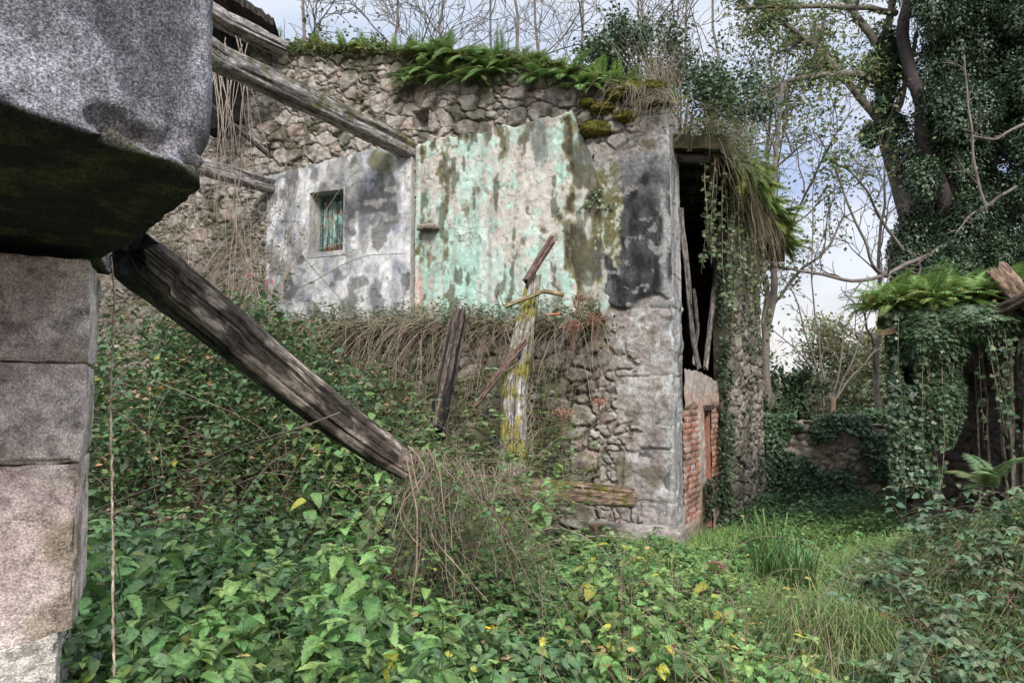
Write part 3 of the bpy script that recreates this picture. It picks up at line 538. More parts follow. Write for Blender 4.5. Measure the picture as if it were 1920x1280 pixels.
# side wall B: low part with bricks, slot, plaster
def brick(U, Z): 
    rh = .068; bw = .235; r = np.floor(Z / rh); x = U / bw + .5 * (r % 2) + .15 * hsh(r, r * 0, r * 0, 7); i = np.floor(x); e = np.minimum(np.minimum(Z / rh - r, 1 - Z / rh + r) * rh, np.minimum(x - i, 1 - x + i) * bw); return e, hsh(r, i, r * 0, 9)
bz = prof(B_, [(1283, 688), (1350, 718), (1400, 735)]); SB0, SB1 = .42, 2.3; s0 = B_(1319, 800)[0]; s1 = B_(1331, 800)[0]; zl = B_(1325, 768)[1]
def bd(U, Z):
    e, i = brick(U, Z); m = 1 - sst(-.03, .03, ((U - s0 + .28) + .12 * (fbm(U * 4, Z * 4, 0, 191) - .5))) ; m = np.maximum(m, sst(s1 + .0, s1 + .04, U)); top = sst(1.42, 1.5, Z + .15 * (fbm(U * 5, Z * 5, 0, 192) - .5)); stp['m'] = m * (1 - top) * sst(.15, .25, Z); stp['e'] = sst(0, .012, e); stp['i'] = i
    return stp['m'] * (stp['e'] - 1) * .018 + (1 - stp['m']) * .018 + (fbm(U * 12, Z * 12, 0, 193) - .5) * .03 + (i - .5) * .012 * stp['m']
def bc(U, Z, D):
    b = fbm(U * 8, Z * 8, 0, 195); B = mix([.26, .09, .06], [.42, .17, .11], stp['i']); B = mix([.36, .32, .28], B, stp['e']); B = mix(B, [.40, .37, .35], .5 * sst(.50, .64, b)); B = mix(B, [.08, .06, .05], .6 * sst(.55, .65, fbm(U * 5, Z * 9, 0, 189))); Pc = mix([.30, .25, .22], [.48, .42, .37], b); Pc = mix(Pc, [.20, .15, .10], .7 * sst(.5, .1, Z)); Pc = mix(Pc, [.45, .22, .15], .5 * sst(1.2, 1.35, Z) * sst(1.75, 1.5, Z) * sst(.4, .5, b))
    C = mix(Pc, B, stp['m']); return mix(C, [.10, .08, .05], .6 * sst(.45, .6, fbm(U * 4, Z * 4, 0, 196)) * sst(1.2, .2, Z))
sw = hfield('side_wall', (CX, CY, 0), BDIR, BN, SB0, SB1, -.6, lambda u: bz(u) + (fbm(u * 6, u * 0, 0, 197) - .5) * .08, .014, bd, bc, M_pla, house, .0, lambda U, Z: (U > s0) & (U < s1) & (Z < zl))
mb = MB(); wallbox(mb, BDIR, BN, s0 - .01, s0, -.6, zl, -.4, 0, (.28, .2, .16)); wallbox(mb, BDIR, BN, s1, s1 + .01, -.6, zl, -.4, 0, (.3, .14, .1)); wallbox(mb, BDIR, BN, SB0 + .02, s0 - .012, -.6, 1.6, -.42, -.05, (.2, .17, .14)); wallbox(mb, BDIR, BN, s1 + .012, SB1, -.6, 1.55, -.42, -.05, (.2, .17, .14)); wallbox(mb, BDIR, BN, SB0 + .02, SB1, 1.6, 1.74, -.42, -.05, (.2, .17, .14)); mb.obj('wall_core', M_rub, house, False)
mb = MB(); wallbox(mb, BDIR, BN, s0 - .07, s1 + .09, zl - .002, zl + .06, -.38, .035, (.10, .08, .065)); mb.obj('lintel', M_wood, house, False)
# end pier of rubble, ivy clad
d3, st3 = memo_disp(14, .2, .15, .06)
def epd(U, Z): return d3(U, Z) + .06 + .10 * np.sin(np.clip((U - 2.7) / .5, 0, 1) * 1.57)
def epc(U, Z, D): return mix(mix(rub_col(U, Z, st3['j'], st3['i']), [.15, .125, .10], .45 + 0 * U), [.05, .055, .03], .7 * sst(.5, .62, fbm(U * 4, Z * 4, 0, 201)))
hfield('end_pier', (CX, CY, 0), BDIR, BN, 2.7, 5.3, -.8, prof(B_, [(1350, 430), (1425, 445), (1440, 450)]), .02, epd, epc, M_rub, house, .12)
# room behind the opening: floor, inner walls, roof
mb = MB()
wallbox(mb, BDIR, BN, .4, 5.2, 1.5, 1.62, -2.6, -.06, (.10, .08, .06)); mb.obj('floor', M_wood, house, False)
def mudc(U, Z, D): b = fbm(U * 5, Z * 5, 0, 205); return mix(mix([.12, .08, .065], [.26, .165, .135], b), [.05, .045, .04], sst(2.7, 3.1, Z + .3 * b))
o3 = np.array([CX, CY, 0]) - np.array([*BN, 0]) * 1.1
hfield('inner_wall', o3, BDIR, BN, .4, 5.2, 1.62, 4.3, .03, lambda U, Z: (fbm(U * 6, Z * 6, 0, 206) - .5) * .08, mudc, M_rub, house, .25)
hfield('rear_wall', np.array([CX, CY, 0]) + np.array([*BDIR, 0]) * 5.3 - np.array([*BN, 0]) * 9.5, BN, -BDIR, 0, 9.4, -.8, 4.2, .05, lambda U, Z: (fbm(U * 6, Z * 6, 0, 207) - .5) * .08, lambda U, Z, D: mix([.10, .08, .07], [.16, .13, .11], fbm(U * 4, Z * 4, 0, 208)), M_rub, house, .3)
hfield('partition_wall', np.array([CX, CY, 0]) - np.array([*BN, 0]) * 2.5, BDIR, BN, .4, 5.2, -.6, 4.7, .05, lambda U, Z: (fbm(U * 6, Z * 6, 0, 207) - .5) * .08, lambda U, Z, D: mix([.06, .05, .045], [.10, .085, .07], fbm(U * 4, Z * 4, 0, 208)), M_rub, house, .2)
# roof over the side: slab falling to the eave
eav0, eav1 = .48, -2.4
def roofp(s, o):   # s along B, o outward (+) / inward (-)
    z = 4.25 - .015 * s - o * .16; q = np.array([CX, CY, 0.]) + np.array([*BDIR, 0]) * s + np.array([*BN, 0]) * o; return q + [0, 0, z]
ss = np.linspace(.2, 5.6, 140); oo = np.linspace(eav1, eav0, 60); Sg, Og = np.meshgrid(ss, oo, indexing='ij')
z = 4.26 - .015 * Sg - Og * .16 - .25 * sst(3.2, 5.6, Sg); rag = (fbm(Sg * 3, Sg * 0, 0, 211) - .5) * .25 * sst(.2, .45, Og)
base = np.array([CX, CY, 0.]) + Sg[..., None] * np.array([*BDIR, 0]) + (Og + rag)[..., None] * np.array([*BN, 0]); nz = (fbm(Sg * 2.5, Og * 2.5, 0, 212) - .5) * .2
top = base + np.stack([0 * z, 0 * z, z + .12 + nz], -1); bot = base + np.stack([0 * z, 0 * z, z + .006 * np.sin(Og * 26)], -1)
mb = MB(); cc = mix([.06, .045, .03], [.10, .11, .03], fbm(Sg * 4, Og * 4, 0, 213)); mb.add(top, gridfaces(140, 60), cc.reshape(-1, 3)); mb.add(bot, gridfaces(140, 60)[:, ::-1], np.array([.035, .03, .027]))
rim = lambda A, k: {0: A[:, 0], 1: A[-1, :], 2: A[::-1, -1], 3: A[0, ::-1]}[k]
for k in range(4):
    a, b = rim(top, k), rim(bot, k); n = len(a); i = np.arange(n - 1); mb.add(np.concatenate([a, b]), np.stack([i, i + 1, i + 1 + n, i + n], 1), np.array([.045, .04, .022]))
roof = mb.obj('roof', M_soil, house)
for q in range(9):
    s_ = .35 + q * .6; P = [roofp(s_, eav1 + .1) - [0, 0, .02], roofp(s_, .38) - [0, 0, .055]]; timber('rafter', P, .08, .10, lambda l, g, c, b, t: mix([.05, .04, .035], [.12, .10, .085], g), roof, 300 + q, .005, .06, sides=20)
# ------------------------------------------------------------------ near stone pier with the great overhanging lintel (left foreground)
PD = np.array([1, .5]) / math.hypot(1, .5); pe = pt(172, 500, 2.4)
pillar = thing('stone_pier', 'massive granite pier with a mottled overhanging lintel block, at the left edge', 'stone pier', (pe[0] - .4, pe[1], 0))
def blockcol(c1, c2, c3=(.20, .17, .08), seed=0):
    def f(x, y, z, w, w2):
        a = fbm(x * 7, y * 7, z * 7, seed, 4); C = mix(c1, c2, sst(.3, .68, a)); C = mix(C, c3, .6 * sst(.56, .72, fbm(x * 4, y * 4, z * 4, seed + 3))); return mix(C, [.10, .08, .065], .5 * sst(.60, .7, fbm(x * 14, y * 14, z * 18, seed + 6, 5)))
    return f
zs = [pt(172, y, 2.4)[2] for y in (484, 680, 866, 1178)] + [-.35]
cols = [((.58, .50, .48), (.79, .71, .67)), ((.56, .48, .45), (.79, .70, .66)), ((.62, .49, .46), (.78, .66, .62)), ((.54, .50, .46), (.72, .67, .62))]
for q in range(4):
    zt_, zb_ = zs[q], zs[q + 1]; shift = (.0, -.008, -.012, -.05)[q]; sx, sy = 1.0, .55; tilt = (.0, .0, -.10, -.16)[q]; tb = (0, 0, -.10, 0)[q]
    c = np.array([pe[0], pe[1], 0]) - np.array([*PD, 0]) * (sx / 2 - shift) + np.array([-PD[1], PD[0], 0]) * sy / 2 + [0, 0, (zt_ + zb_) / 2]; H = (zt_ - zb_) / 2
    def sk(p, H=H, q=q):
        p = p.copy(); k = (p[..., 0] - .5) 
        if q == 2: p[..., 2] += np.where(p[..., 2] < 0, -1, 0) * (-k * -.0) + np.where(p[..., 2] < 0, .22 * (k), 0) * 1.0
        if q == 3: p[..., 2] += np.where(p[..., 2] > 0, .22 * k, 0)
        p[..., 0] += .012 * (fbm(p[..., 2] * 4 + q * 3, p[..., 1] * 2, 0, 44, 3) - .5) * sst(.3, .45, p[..., 0]); return p
    block('block', c, sx, sy, H * 2 - .004, PD, 0.01, .008, .024, blockcol(*cols[q], seed=400 + 10 * q), M_gran, pillar, 20 + q, sk)
# lintel: heavy prism, footprint in plan, underside visible
def prism_stone(name, foot, z0, z1, parent, colf, colb, seed, res=.014, bev=.018, amp=.024):
    F = np.array(foot); d = np.r_[0, np.cumsum(np.linalg.norm(np.diff(np.r_[F, F[:1]], axis=0), axis=1))]; n = int(d[-1] / res); t = np.linspace(0, d[-1], n, endpoint=False); FF = np.r_[F, F[:1]]
    P = np.stack([np.interp(t, d, FF[:, k]) for k in (0, 1)], 1)
    for _ in range(2): P = (np.roll(P, 1, 0) + 2 * P + np.roll(P, -1, 0)) / 4
    cen = P.mean(0); T = np.roll(P, -1, 0) - np.roll(P, 1, 0); T /= np.linalg.norm(T, axis=1)[:, None]; Nr = np.stack([T[:, 1], -T[:, 0]], 1); Nr *= np.sign(((P - cen) * Nr).sum(1))[:, None] if False else 1
    if ((P - cen) * Nr).sum() < 0: Nr = -Nr
    rings = []; nzs = int((z1 - z0) / res)
    for z in np.linspace(z1, z0 + bev, nzs): rings.append((P, z, Nr, np.zeros(len(P))))
    for a in np.linspace(.2, 1.57, 7): rings.append((P - Nr * bev * (1 - math.cos(a)), z0 + bev - bev * math.sin(a), Nr * math.cos(a), np.full(len(P), -math.sin(a))))
    P0 = rings[-1][0]; nk = int(.9 / res / 1.6)
    for a in np.linspace(0, 1, nk)[1:]: rings.append((P0 + (cen - P0) * a, z0 + .0, Nr * 0, np.full(len(P), -1.)))
    X = np.array([np.c_[r[0], np.full(len(P), r[1])] for r in rings]); NN = np.array([np.c_[r[2], r[3]] for r in rings]); x, y, z = X[..., 0], X[..., 1], X[..., 2]
    w = fbm(x * 4, y * 4, z * 4, seed, 5) - .5; w2 = fbm(x * 22, y * 22, z * 22, seed + 2, 4) - .5; lip = np.exp(-((z - z0 - bev * .5) / .07) ** 2) * (np.abs(NN[..., 2]) < .99); chip = lip * sst(.5, .7, fbm(x * 8, y * 8, z * 8, seed + 5, 3))
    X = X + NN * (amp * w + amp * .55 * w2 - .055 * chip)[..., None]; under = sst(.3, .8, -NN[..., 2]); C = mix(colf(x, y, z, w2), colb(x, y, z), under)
    C = mix(C, [.30, .26, .22], .7 * chip); m, k = X.shape[:2]; i = np.arange(m - 1)[:, None] * k; j = np.arange(k)[None]; jj = (j + 1) % k
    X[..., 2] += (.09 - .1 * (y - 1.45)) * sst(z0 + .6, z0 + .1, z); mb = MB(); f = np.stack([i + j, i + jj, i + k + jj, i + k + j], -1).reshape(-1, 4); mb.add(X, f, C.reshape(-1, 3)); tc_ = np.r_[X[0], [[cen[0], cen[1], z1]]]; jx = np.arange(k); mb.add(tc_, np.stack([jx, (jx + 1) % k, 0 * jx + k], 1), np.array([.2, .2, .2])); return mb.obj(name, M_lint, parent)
M_lint = rock_mat('lichened_granite', 120, 30, 1., .5, spk=.5)
def lf(x, y, z, w2):
    a = fbm(x * 5, y * 5, z * 5, 501, 5); b = fbm(x * 14, y * 14, z * 14, 502, 4); C = mix([.20, .195, .225], [.40, .39, .43], sst(.3, .68, a * .7 + .3 * w2 + .15)); C = mix(C, [.50, .50, .56], .8 * sst(.48, .68, b * .6 + a * .25 + .22 * sst(2.45, 2.1, z))); C = mix(C, [.11, .105, .12], .7 * sst(.52, .64, fbm(x * 6 + 3, y * 6, z * 2.5, 504, 5))); C = mix(C, [.62, .62, .62], .6 * sst(-1.0, -1.15, x) * sst(.4, .6, b))
    return mix(C, [.13, .12, .08], .5 * sst(.6, .7, fbm(x * 3, y * 3, z * 3, 503)))
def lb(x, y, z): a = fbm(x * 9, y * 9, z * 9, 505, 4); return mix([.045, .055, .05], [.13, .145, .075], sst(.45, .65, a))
b1 = pt(382, 322, 1.8); b2 = pt(300, 408, 2.15); b3 = pt(250, 462, 2.36); b4 = pt(190, 488, 2.55)
foot = [(-1.42, .85), (-1.004, 1.45), (b1[0] - .05, b1[1] - .09), (b1[0], b1[1]), (b1[0] - .02, b1[1] + .08), (b2[0], b2[1]), (b3[0], b3[1]), (b4[0], b4[1]), (-1.5, 2.75), (-2.4, 2.4), (-2.3, 1.2)]
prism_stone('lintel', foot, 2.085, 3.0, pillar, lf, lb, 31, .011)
def cornfoot(): return [(-2.3, 2.02), (-1.62, 2.27), tuple(pt(176, 480, 2.44)[:2]), tuple(pt(172, 480, 2.62)[:2]), (-1.6, 3.0), (-2.4, 2.7)]

# ------------------------------------------------------------------ loose timbers
def charcol(l, g, cr, big, top):
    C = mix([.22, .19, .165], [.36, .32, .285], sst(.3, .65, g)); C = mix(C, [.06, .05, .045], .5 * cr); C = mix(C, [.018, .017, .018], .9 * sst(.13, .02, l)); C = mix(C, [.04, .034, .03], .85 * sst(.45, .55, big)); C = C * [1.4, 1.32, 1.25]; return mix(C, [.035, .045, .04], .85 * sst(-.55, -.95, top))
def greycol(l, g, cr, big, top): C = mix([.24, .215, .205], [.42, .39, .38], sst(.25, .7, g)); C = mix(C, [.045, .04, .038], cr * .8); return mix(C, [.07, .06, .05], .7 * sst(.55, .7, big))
B1 = PT((238, 470, 2.78), (300, 520, 2.95), (430, 622, 3.25), (540, 712, 3.5), (640, 790, 3.75), (752, 868, 4.05))
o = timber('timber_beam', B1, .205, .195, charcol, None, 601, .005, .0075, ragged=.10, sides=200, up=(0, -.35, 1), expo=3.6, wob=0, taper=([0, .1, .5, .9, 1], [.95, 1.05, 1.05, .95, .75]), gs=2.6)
tag(o, 'thick charred beam slanting down from beneath the near stone lintel', 'beam')
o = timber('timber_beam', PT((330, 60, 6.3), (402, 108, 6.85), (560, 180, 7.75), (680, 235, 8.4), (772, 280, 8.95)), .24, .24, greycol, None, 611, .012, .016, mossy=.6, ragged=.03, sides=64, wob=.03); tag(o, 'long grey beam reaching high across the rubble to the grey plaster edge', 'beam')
q0 = A_(506, 345)[0]
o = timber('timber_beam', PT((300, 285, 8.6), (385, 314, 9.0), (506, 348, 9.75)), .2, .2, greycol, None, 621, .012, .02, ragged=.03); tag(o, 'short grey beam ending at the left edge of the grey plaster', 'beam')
o = timber('plank', PT((392, 195, 8.9), (505, 293, 9.7)), .07, .05, lambda l, g, c, b, t: mix([.08, .065, .055], [.2, .17, .15], g), None, 622, .004, .03, sides=24); tag(o, 'thin broken lath leaning in front of the far left rubble wall', 'plank')
def postcol(l, g, cr, big, top): C = mix([.05, .038, .032], [.15, .115, .095], g); return mix(C, [.012, .011, .011], cr)
o = timber('broken_post', PT((818, 815, 6.35), (838, 710, 6.6), (862, 592, 6.85)), .17, .16, postcol, None, 631, .015, .012, ragged=.1, up=(0, 1, 0), sides=64, mossy=.25); tag(o, 'short dark broken post standing upright left of the mossy log', 'post')
def palecol(l, g, cr, big, top): C = mix([.26, .24, .22], [.46, .43, .39], g); C = mix(C, [.06, .05, .04], cr * .8); return mix(C, [.24, .21, .035], .9 * sst(.47, .53, big))
o = timber('mossy_log', PT((940, 1010, 6.9), (960, 885, 7.0), (968, 720, 7.15), (988, 600, 7.3), (1000, 520, 7.4)), .27, .25, palecol, None, 641, .02, .012, ragged=.1, up=(0, 1, 0), sides=72, mossy=.7, expo=3, wob=.03, taper=([0, .6, .8, 1], [1, .95, .72, .5])); tag(o, 'pale upright log blotched with yellow moss against the lower wall', 'log')
o = timber('stick', PT((985, 530, 7.3), (1035, 450, 7.35)), .085, .07, lambda l, g, c, b, t: mix([.14, .09, .075], [.26, .18, .15], g), None, 642, .006, .015, ragged=.06, up=(0, 1, 0), sides=24); tag(o, 'reddish splintered stick rising above the top of the mossy log', 'stick')
o = timber('stick', PT((885, 765, 6.8), (925, 715, 6.9), (985, 640, 7.0)), .07, .06, lambda l, g, c, b, t: mix([.12, .075, .06], [.24, .16, .13], g), None, 643, .006, .015, up=(0, 1, 0), sides=24); tag(o, 'reddish stick leaning between the dark post and mossy log', 'stick')
o = timber('stick', PT((945, 575, 7.1), (1020, 545, 7.15), (1055, 552, 7.2)), .05, .045, lambda l, g, c, b, t: mix([.25, .2, .1], [.42, .34, .22], g), None, 644, .006, .015, up=(0, 1, 0), sides=20, mossy=.4); tag(o, 'thin pale mossy branch lying across the log head', 'stick')
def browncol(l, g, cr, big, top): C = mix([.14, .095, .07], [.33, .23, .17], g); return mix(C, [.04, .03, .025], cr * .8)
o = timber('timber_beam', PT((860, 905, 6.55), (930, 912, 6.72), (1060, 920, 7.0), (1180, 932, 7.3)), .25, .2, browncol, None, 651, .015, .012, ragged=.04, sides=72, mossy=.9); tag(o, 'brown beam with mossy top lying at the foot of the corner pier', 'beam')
# slats in the side opening
spl = [((1276, 390), (1290, 560), (1312, 690), .3), ((1352, 380), (1340, 520), (1322, 690), .5), ((1340, 300), (1348, 450), (1330, 620), .7), ((1362, 300), (1358, 480), (1345, 660), .8), ((1320, 330), (1325, 420), (1335, 500), .6), ((1300, 540), (1310, 620), (1302, 680), .45)]
for q, (a, b, c, s_) in enumerate(spl):
    pts = []
    for p in (a, b, c):
        u, z = B_(p[0], p[1], .02 - .03 * q); pts.append(np.array([CX, CY, 0]) + np.array([*BDIR, 0]) * u + np.array([*BN, 0]) * (.02 - .03 * q) + [0, 0, z])
    o = timber('wooden_slat', pts, .07 if q < 4 else .05, .03, lambda l, g, cr, b_, t: mix([.12, .105, .095], [.30, .27, .25], g), None, 660 + q, .004, .03, sides=24, up=(.4, -1, 0), wob=.02)
    tag(o, 'split grey wooden slat hanging in the dark opening above the bricks', 'slat', 'split slats in the side opening')
# roof remnant, top left
rem = thing('roof_remnant', 'dark collapsed roof eave with rough log above the far left rubble', 'roof', pt(450, 60, 9.3))
timber('rafter', PT((330, -20, 8.3), (420, 38, 8.8), (530, 92, 9.3)), .26, .2, greycol, rem, 671, .02, .02, ragged=.06)
mb = MB(); q = PT((300, -100, 8.2), (420, -12, 8.7), (512, 48, 9.2)); u = np.array([-.3, 1.6, .12])
for a, b in zip(q[:-1], q[1:]):
    ts = np.linspace(0, 1, 20); A2 = a + (b - a) * ts[:, None] + [0, 0, .0]; up_ = A2 + (rs.rand(20, 3) - .5) * .03; v = np.concatenate([up_, up_ + u, up_ + u + [0, 0, .1], up_ + [0, 0, .1]]); i = np.arange(19)
    for k in range(4): mb.add(v, np.stack([i + 20 * k, i + 1 + 20 * k, i + 1 + 20 * ((k + 1) % 4), i + 20 * ((k + 1) % 4)], 1), np.array([.06, .05, .045]))
mb.obj('roof_boards', M_wood, rem)
mb = MB(); a = pt(385, 40, 9.9); b = pt(385, 245, 9.9); c = pt(455, 225, 10.0); dd3 = pt(455, 60, 10.0); off = np.array([0, .3, 0]); mb.add([a, b, c, dd3, a + off, b + off, c + off, dd3 + off], np.array([[0, 1, 2, 3], [4, 7, 6, 5], [0, 3, 7, 4], [1, 5, 6, 2]]), np.array([.03, .028, .028])); mb.obj('void_shade_panel', M_wood, rem, False)  # dark upright panel standing in for the shaded void under the eave
# ------------------------------------------------------------------ garden wall behind
def wall_between(name, p0, p1, zb, zt, label, seed, res=.025, tint=None, cw=.24, ch=.15):
    p0 = np.array(p0, float); p1 = np.array(p1, float); dv = (p1 - p0); Ln = np.linalg.norm(dv); dv /= Ln; nv = np.array([dv[1], -dv[0]]); d_, s_ = memo_disp(seed, cw, ch, .07)
    t_ = thing(name, label, 'stone wall', (p0[0], p0[1], zb)) if label else None
    def c_(U, Z, D): C = mix(rub_col(U, Z, s_['j'], s_['i']), [.50, .43, .33], .5 + 0 * U); return mix(C, [.05, .055, .028], .6 * sst(.48, .62, fbm(U * 3, Z * 3, 0, seed)))
    return dv, nv, Ln, lambda par: hfield('rubble_wall' if par is not house else 'x', (p0[0], p0[1], 0), dv, nv, 0, Ln, zb, lambda u: zt + (fbm(u * 3, u * 0, 0, seed + 1) - .5) * .18, res, d_, c_, M_rub, par, .4), t_
GW0 = pt(1395, 900, 12.6)[:2]; GW1 = pt(1800, 900, 11.4)[:2]
gdv, gnv, gL, mk, gt = wall_between('garden_wall', GW0, GW1, -.9, 1.12, 'low ivy-covered rubble wall closing the yard between house and shed', 23); gw = mk(gt)
# ------------------------------------------------------------------ shed on the right
SX, SY = pt(1700, 740, 7.6)[0], 7.6
SA = np.array([1, -.5]) / math.hypot(1, .5); SAn = np.array([-.5, -1]) / math.hypot(1, .5)
shed = thing('shed', 'low dark shed with ferns on its sagging roof, right edge', 'shed', (SX, SY, G(SX, SY)))
def SP(u, v, z): return np.array([SX + SA[0] * u + BDIR[0] * v, SY + SA[1] * u + BDIR[1] * v, z])
def slab(name, us, vs, zf, th, col, mat, par, seed):
    U, V = np.meshgrid(us, vs, indexing='ij'); nz = (fbm(U * 3, V * 3, 0, seed) - .5) * .16; rg = (fbm(U * 4, V * 0, 0, seed + 1) - .5) * .22 * sst(.25, 0, V)
    T_ = np.stack([SX + SA[0] * U + BDIR[0] * (V + rg), SY + SA[1] * U + BDIR[1] * (V + rg), zf(U, V) + th + nz], -1); B_2 = T_.copy(); B_2[..., 2] = zf(U, V)
    mb = MB(); n1, n2 = U.shape; mb.add(T_, gridfaces(n1, n2), np.array(col)); mb.add(B_2, gridfaces(n1, n2)[:, ::-1], np.array([.04, .033, .028]))
    for k in range(4):
        a, b = rim(T_, k), rim(B_2, k); n = len(a); i = np.arange(n - 1); mb.add(np.concatenate([a, b]), np.stack([i, i + 1, i + 1 + n, i + n], 1), np.array([.12, .09, .05]))
    return mb.obj(name, mat, par)
slab('roof', np.linspace(-.25, 3.6, 80), np.linspace(-.3, 3.6, 80), lambda U, V: 2.40 + .14 * V - .06 * np.cos(U * 3) - .12 * sst(.2, -.25, U), .07, (.10, .11, .035), M_soil, shed, 701)
dS, sS = memo_disp(44, .24, .15, .06)
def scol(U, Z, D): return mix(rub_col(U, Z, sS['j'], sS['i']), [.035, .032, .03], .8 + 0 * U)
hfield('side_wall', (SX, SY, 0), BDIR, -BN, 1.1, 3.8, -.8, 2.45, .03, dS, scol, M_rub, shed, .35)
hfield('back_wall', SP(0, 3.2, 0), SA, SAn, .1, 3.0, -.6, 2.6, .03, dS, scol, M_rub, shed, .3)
timber('roof_beam', [SP(.05, -.12, 2.37), SP(1.5, -.12, 2.42), SP(2.9, -.12, 2.4)], .16, .14, postcol, shed, 711, .01, .03, sides=28)
timber('broken_rafter', PT((1868, 505, 6.9), (1900, 540, 6.85), (1960, 590, 6.7)), .16, .2, browncol, shed, 712, .02, .015, ragged=.1, sides=40)
timber('broken_rafter', PT((1855, 592, 6.95), (1960, 540, 6.5)), .1, .1, postcol, shed, 713, .01, .02, sides=24)
for q, (xa, ya, xb, yb, Y, w) in enumerate([(1878, 625, 1912, 895, 7.25, .05), (1905, 600, 1935, 880, 7.1, .06), (1858, 660, 1890, 880, 7.5, .035), (1835, 640, 1868, 870, 7.9, .03), (1896, 640, 1893, 900, 7.0, .04), (1822, 650, 1838, 870, 8.1, .03), (1930, 590, 1915, 880, 7.0, .05)]):
    a = pt(xa, ya, Y); b = pt(xb, yb, Y - .05); b[2] = float(G(b[0], b[1])) - .05; 
    if xa == 1905: a[2] = 2.4
    a2 = a.copy(); a2[2] = 2.38; o = timber('pole', [a2, a, b], w, w, lambda l, g, c, bb, t: mix([.10, .085, .07], [.28, .24, .20], g), None, 720 + q, .006, .03, sides=20, expo=2.1, wob=.04)
    tag(o, 'thin barkless pole propped under the shed roof edge', 'pole', 'poles propped in the shed opening')
#VEG#
# ------------------------------------------------------------------ plants
def onA(u, z, o=0): return np.array([CX, CY, 0.]) + np.array([*ADIR, 0]) * u + np.array([*AN, 0]) * o + [0, 0, z]
def onB(u, z, o=0): return np.array([CX, CY, 0.]) + np.array([*BDIR, 0]) * u + np.array([*BN, 0]) * o + [0, 0, z]
def px_of(P):
    P = np.atleast_2d(P); d = P - [0, 0, CAMZ]; c, s = math.cos(PITCH), math.sin(PITCH); f = d[:, 1] * c + d[:, 2] * s; u = -d[:, 1] * s + d[:, 2] * c
    return 960 + FPX * d[:, 0] / f, 640 - FPX * u / f
def in_house(x, y):
    dx, dy = x - CX, y - CY; b = dx * BN[0] + dy * BN[1]; a = dx * AN[0] + dy * AN[1]; off = .05 + .32 * sst(1.5, 2.4, dx * ADIR[0] + dy * ADIR[1]); return (a < off + .03) & (b < .06)
def in_shed(x, y):
    dx, dy = x - SX, y - SY; return (dx * SAn[0] + dy * SAn[1] < .0) & (dx * (-BN[0]) + dy * (-BN[1]) < .0)
def H(x, y):
    """canopy height of the undergrowth above the ground"""
    h = .22 + .30 * sst(-.1, -.8, x) * sst(5.4, 6.2, y) + .5 * sst(.6, -.4, x) * sst(5.0, 4.4, y) + .38 * sst(-.6, -1.4, x) * sst(4.8, 5.6, y) + .2 * sst(1.6, .8, x) * sst(4.2, 5., y) - .12 * sst(1.3, 1.9, x) * sst(3.2, 2.8, x) + .1 * sst(3.2, 3.6, x); h = h * (1 - .7 * np.exp(-((x + .85) / .38) ** 2 - ((y - 4.85) / .45) ** 2)) * (1 - .55 * sst(.0, .35, x) * sst(1.5, 1.2, x) * sst(5.2, 5.8, y)); h = h * (1 - .4 * np.exp(-((x + .38) / .32) ** 2 - ((y - 4.0) / .7) ** 2)); return np.clip(h, .08, 1)
def pick(n, x0, x1, y0, y1, ok=None, mind=0):
    out_ = []; tries = 0
    while len(out_) < n and tries < n * 60:
        tries += 1; x = rs.uniform(x0, x1); y = rs.uniform(y0, y1)
        if in_house(x, y) or (ok and not ok(x, y)): continue
        if mind and any((x - a) ** 2 + (y - b) ** 2 < mind * mind for a, b in out_): continue
        out_.append((x, y))
    return np.array(out_)
def vis(x, y, m=120):
    u, v = px_of(np.array([[x, y, 0.]])); return -m < u[0] < 1920 + m
pillarx = lambda x, y: not (x < -1.15 and y < 2.5)
# ---- nettles: individual plants copied from a few grown ones
def protos(n, hs, T, ls, base, col=(.05, .125, .052), bare=.1):
    out_ = []
    for q in range(n):
        st_, lf_ = nettle(hs[q % len(hs)], base + q, T, ls, col, bare); out_.append((st_.mesh('stem', M_leaf), lf_.mesh('foliage', M_leaf)))
    return out_
def place_plants(name, P, pts, label, cat, group, s0=.85, s1=1.15, tilt=.12):
    for i, (x, y) in enumerate(pts):
        a, b = P[i % len(P)]; e = thing(name, label, cat, (x, y, float(G(x, y)) - .03), group); e.rotation_euler = (rs.normal() * tilt, rs.normal() * tilt, rs.rand() * 6.28); e.scale = (rs.uniform(s0, s1),) * 3
        for nm, me in (('stem', a), ('foliage', b)):
            o = bpy.data.objects.new(nm, me); COL.objects.link(o); o.parent = e
Pn = protos(5, [.84, .96, .7, .9, .6], T_net, .096, 900, (.12, .215, .08)) + protos(3, [.8, .66, .9], T_net, .08, 911, (.14, .22, .08)) + protos(2, [.7, .85], T_leaf, .065, 921, (.12, .21, .07), .3)
pts = pick(200, -2.3, -.1, 2.25, 4.5, lambda x, y: pillarx(x, y) and vis(x, y) and x < -.15 and (x * 1387 / y + 960 > 60) and not (x * 1387 / y + 960 > 775 and y > 3.2), .085)
place_plants('nettle', Pn, pts, 'broad-leaved green nettle in the dense bed beside the stone pier', 'nettle', 'nettles in the bed beside the stone pier', .7, 1.15, .16)
Pm = protos(6, [.5, .6, .55], leaf_tmpl(9, .33, .15, .2, .3), .085, 930, (.13, .22, .08))
pts = pick(90, -.3, 1.25, 3.3, 7.0, lambda x, y: y < 5.6 or x < 0, .1)
place_plants('nettle', Pm, pts, 'fresh green nettle among dead canes in front of the lower wall', 'nettle', 'nettles in front of the lower wall', .7, 1.15)
Pb = protos(6, [.75, .6, .9], leaf_tmpl(5, .34, 0, .2, .3), .085, 950, (.10, .18, .07), .25)
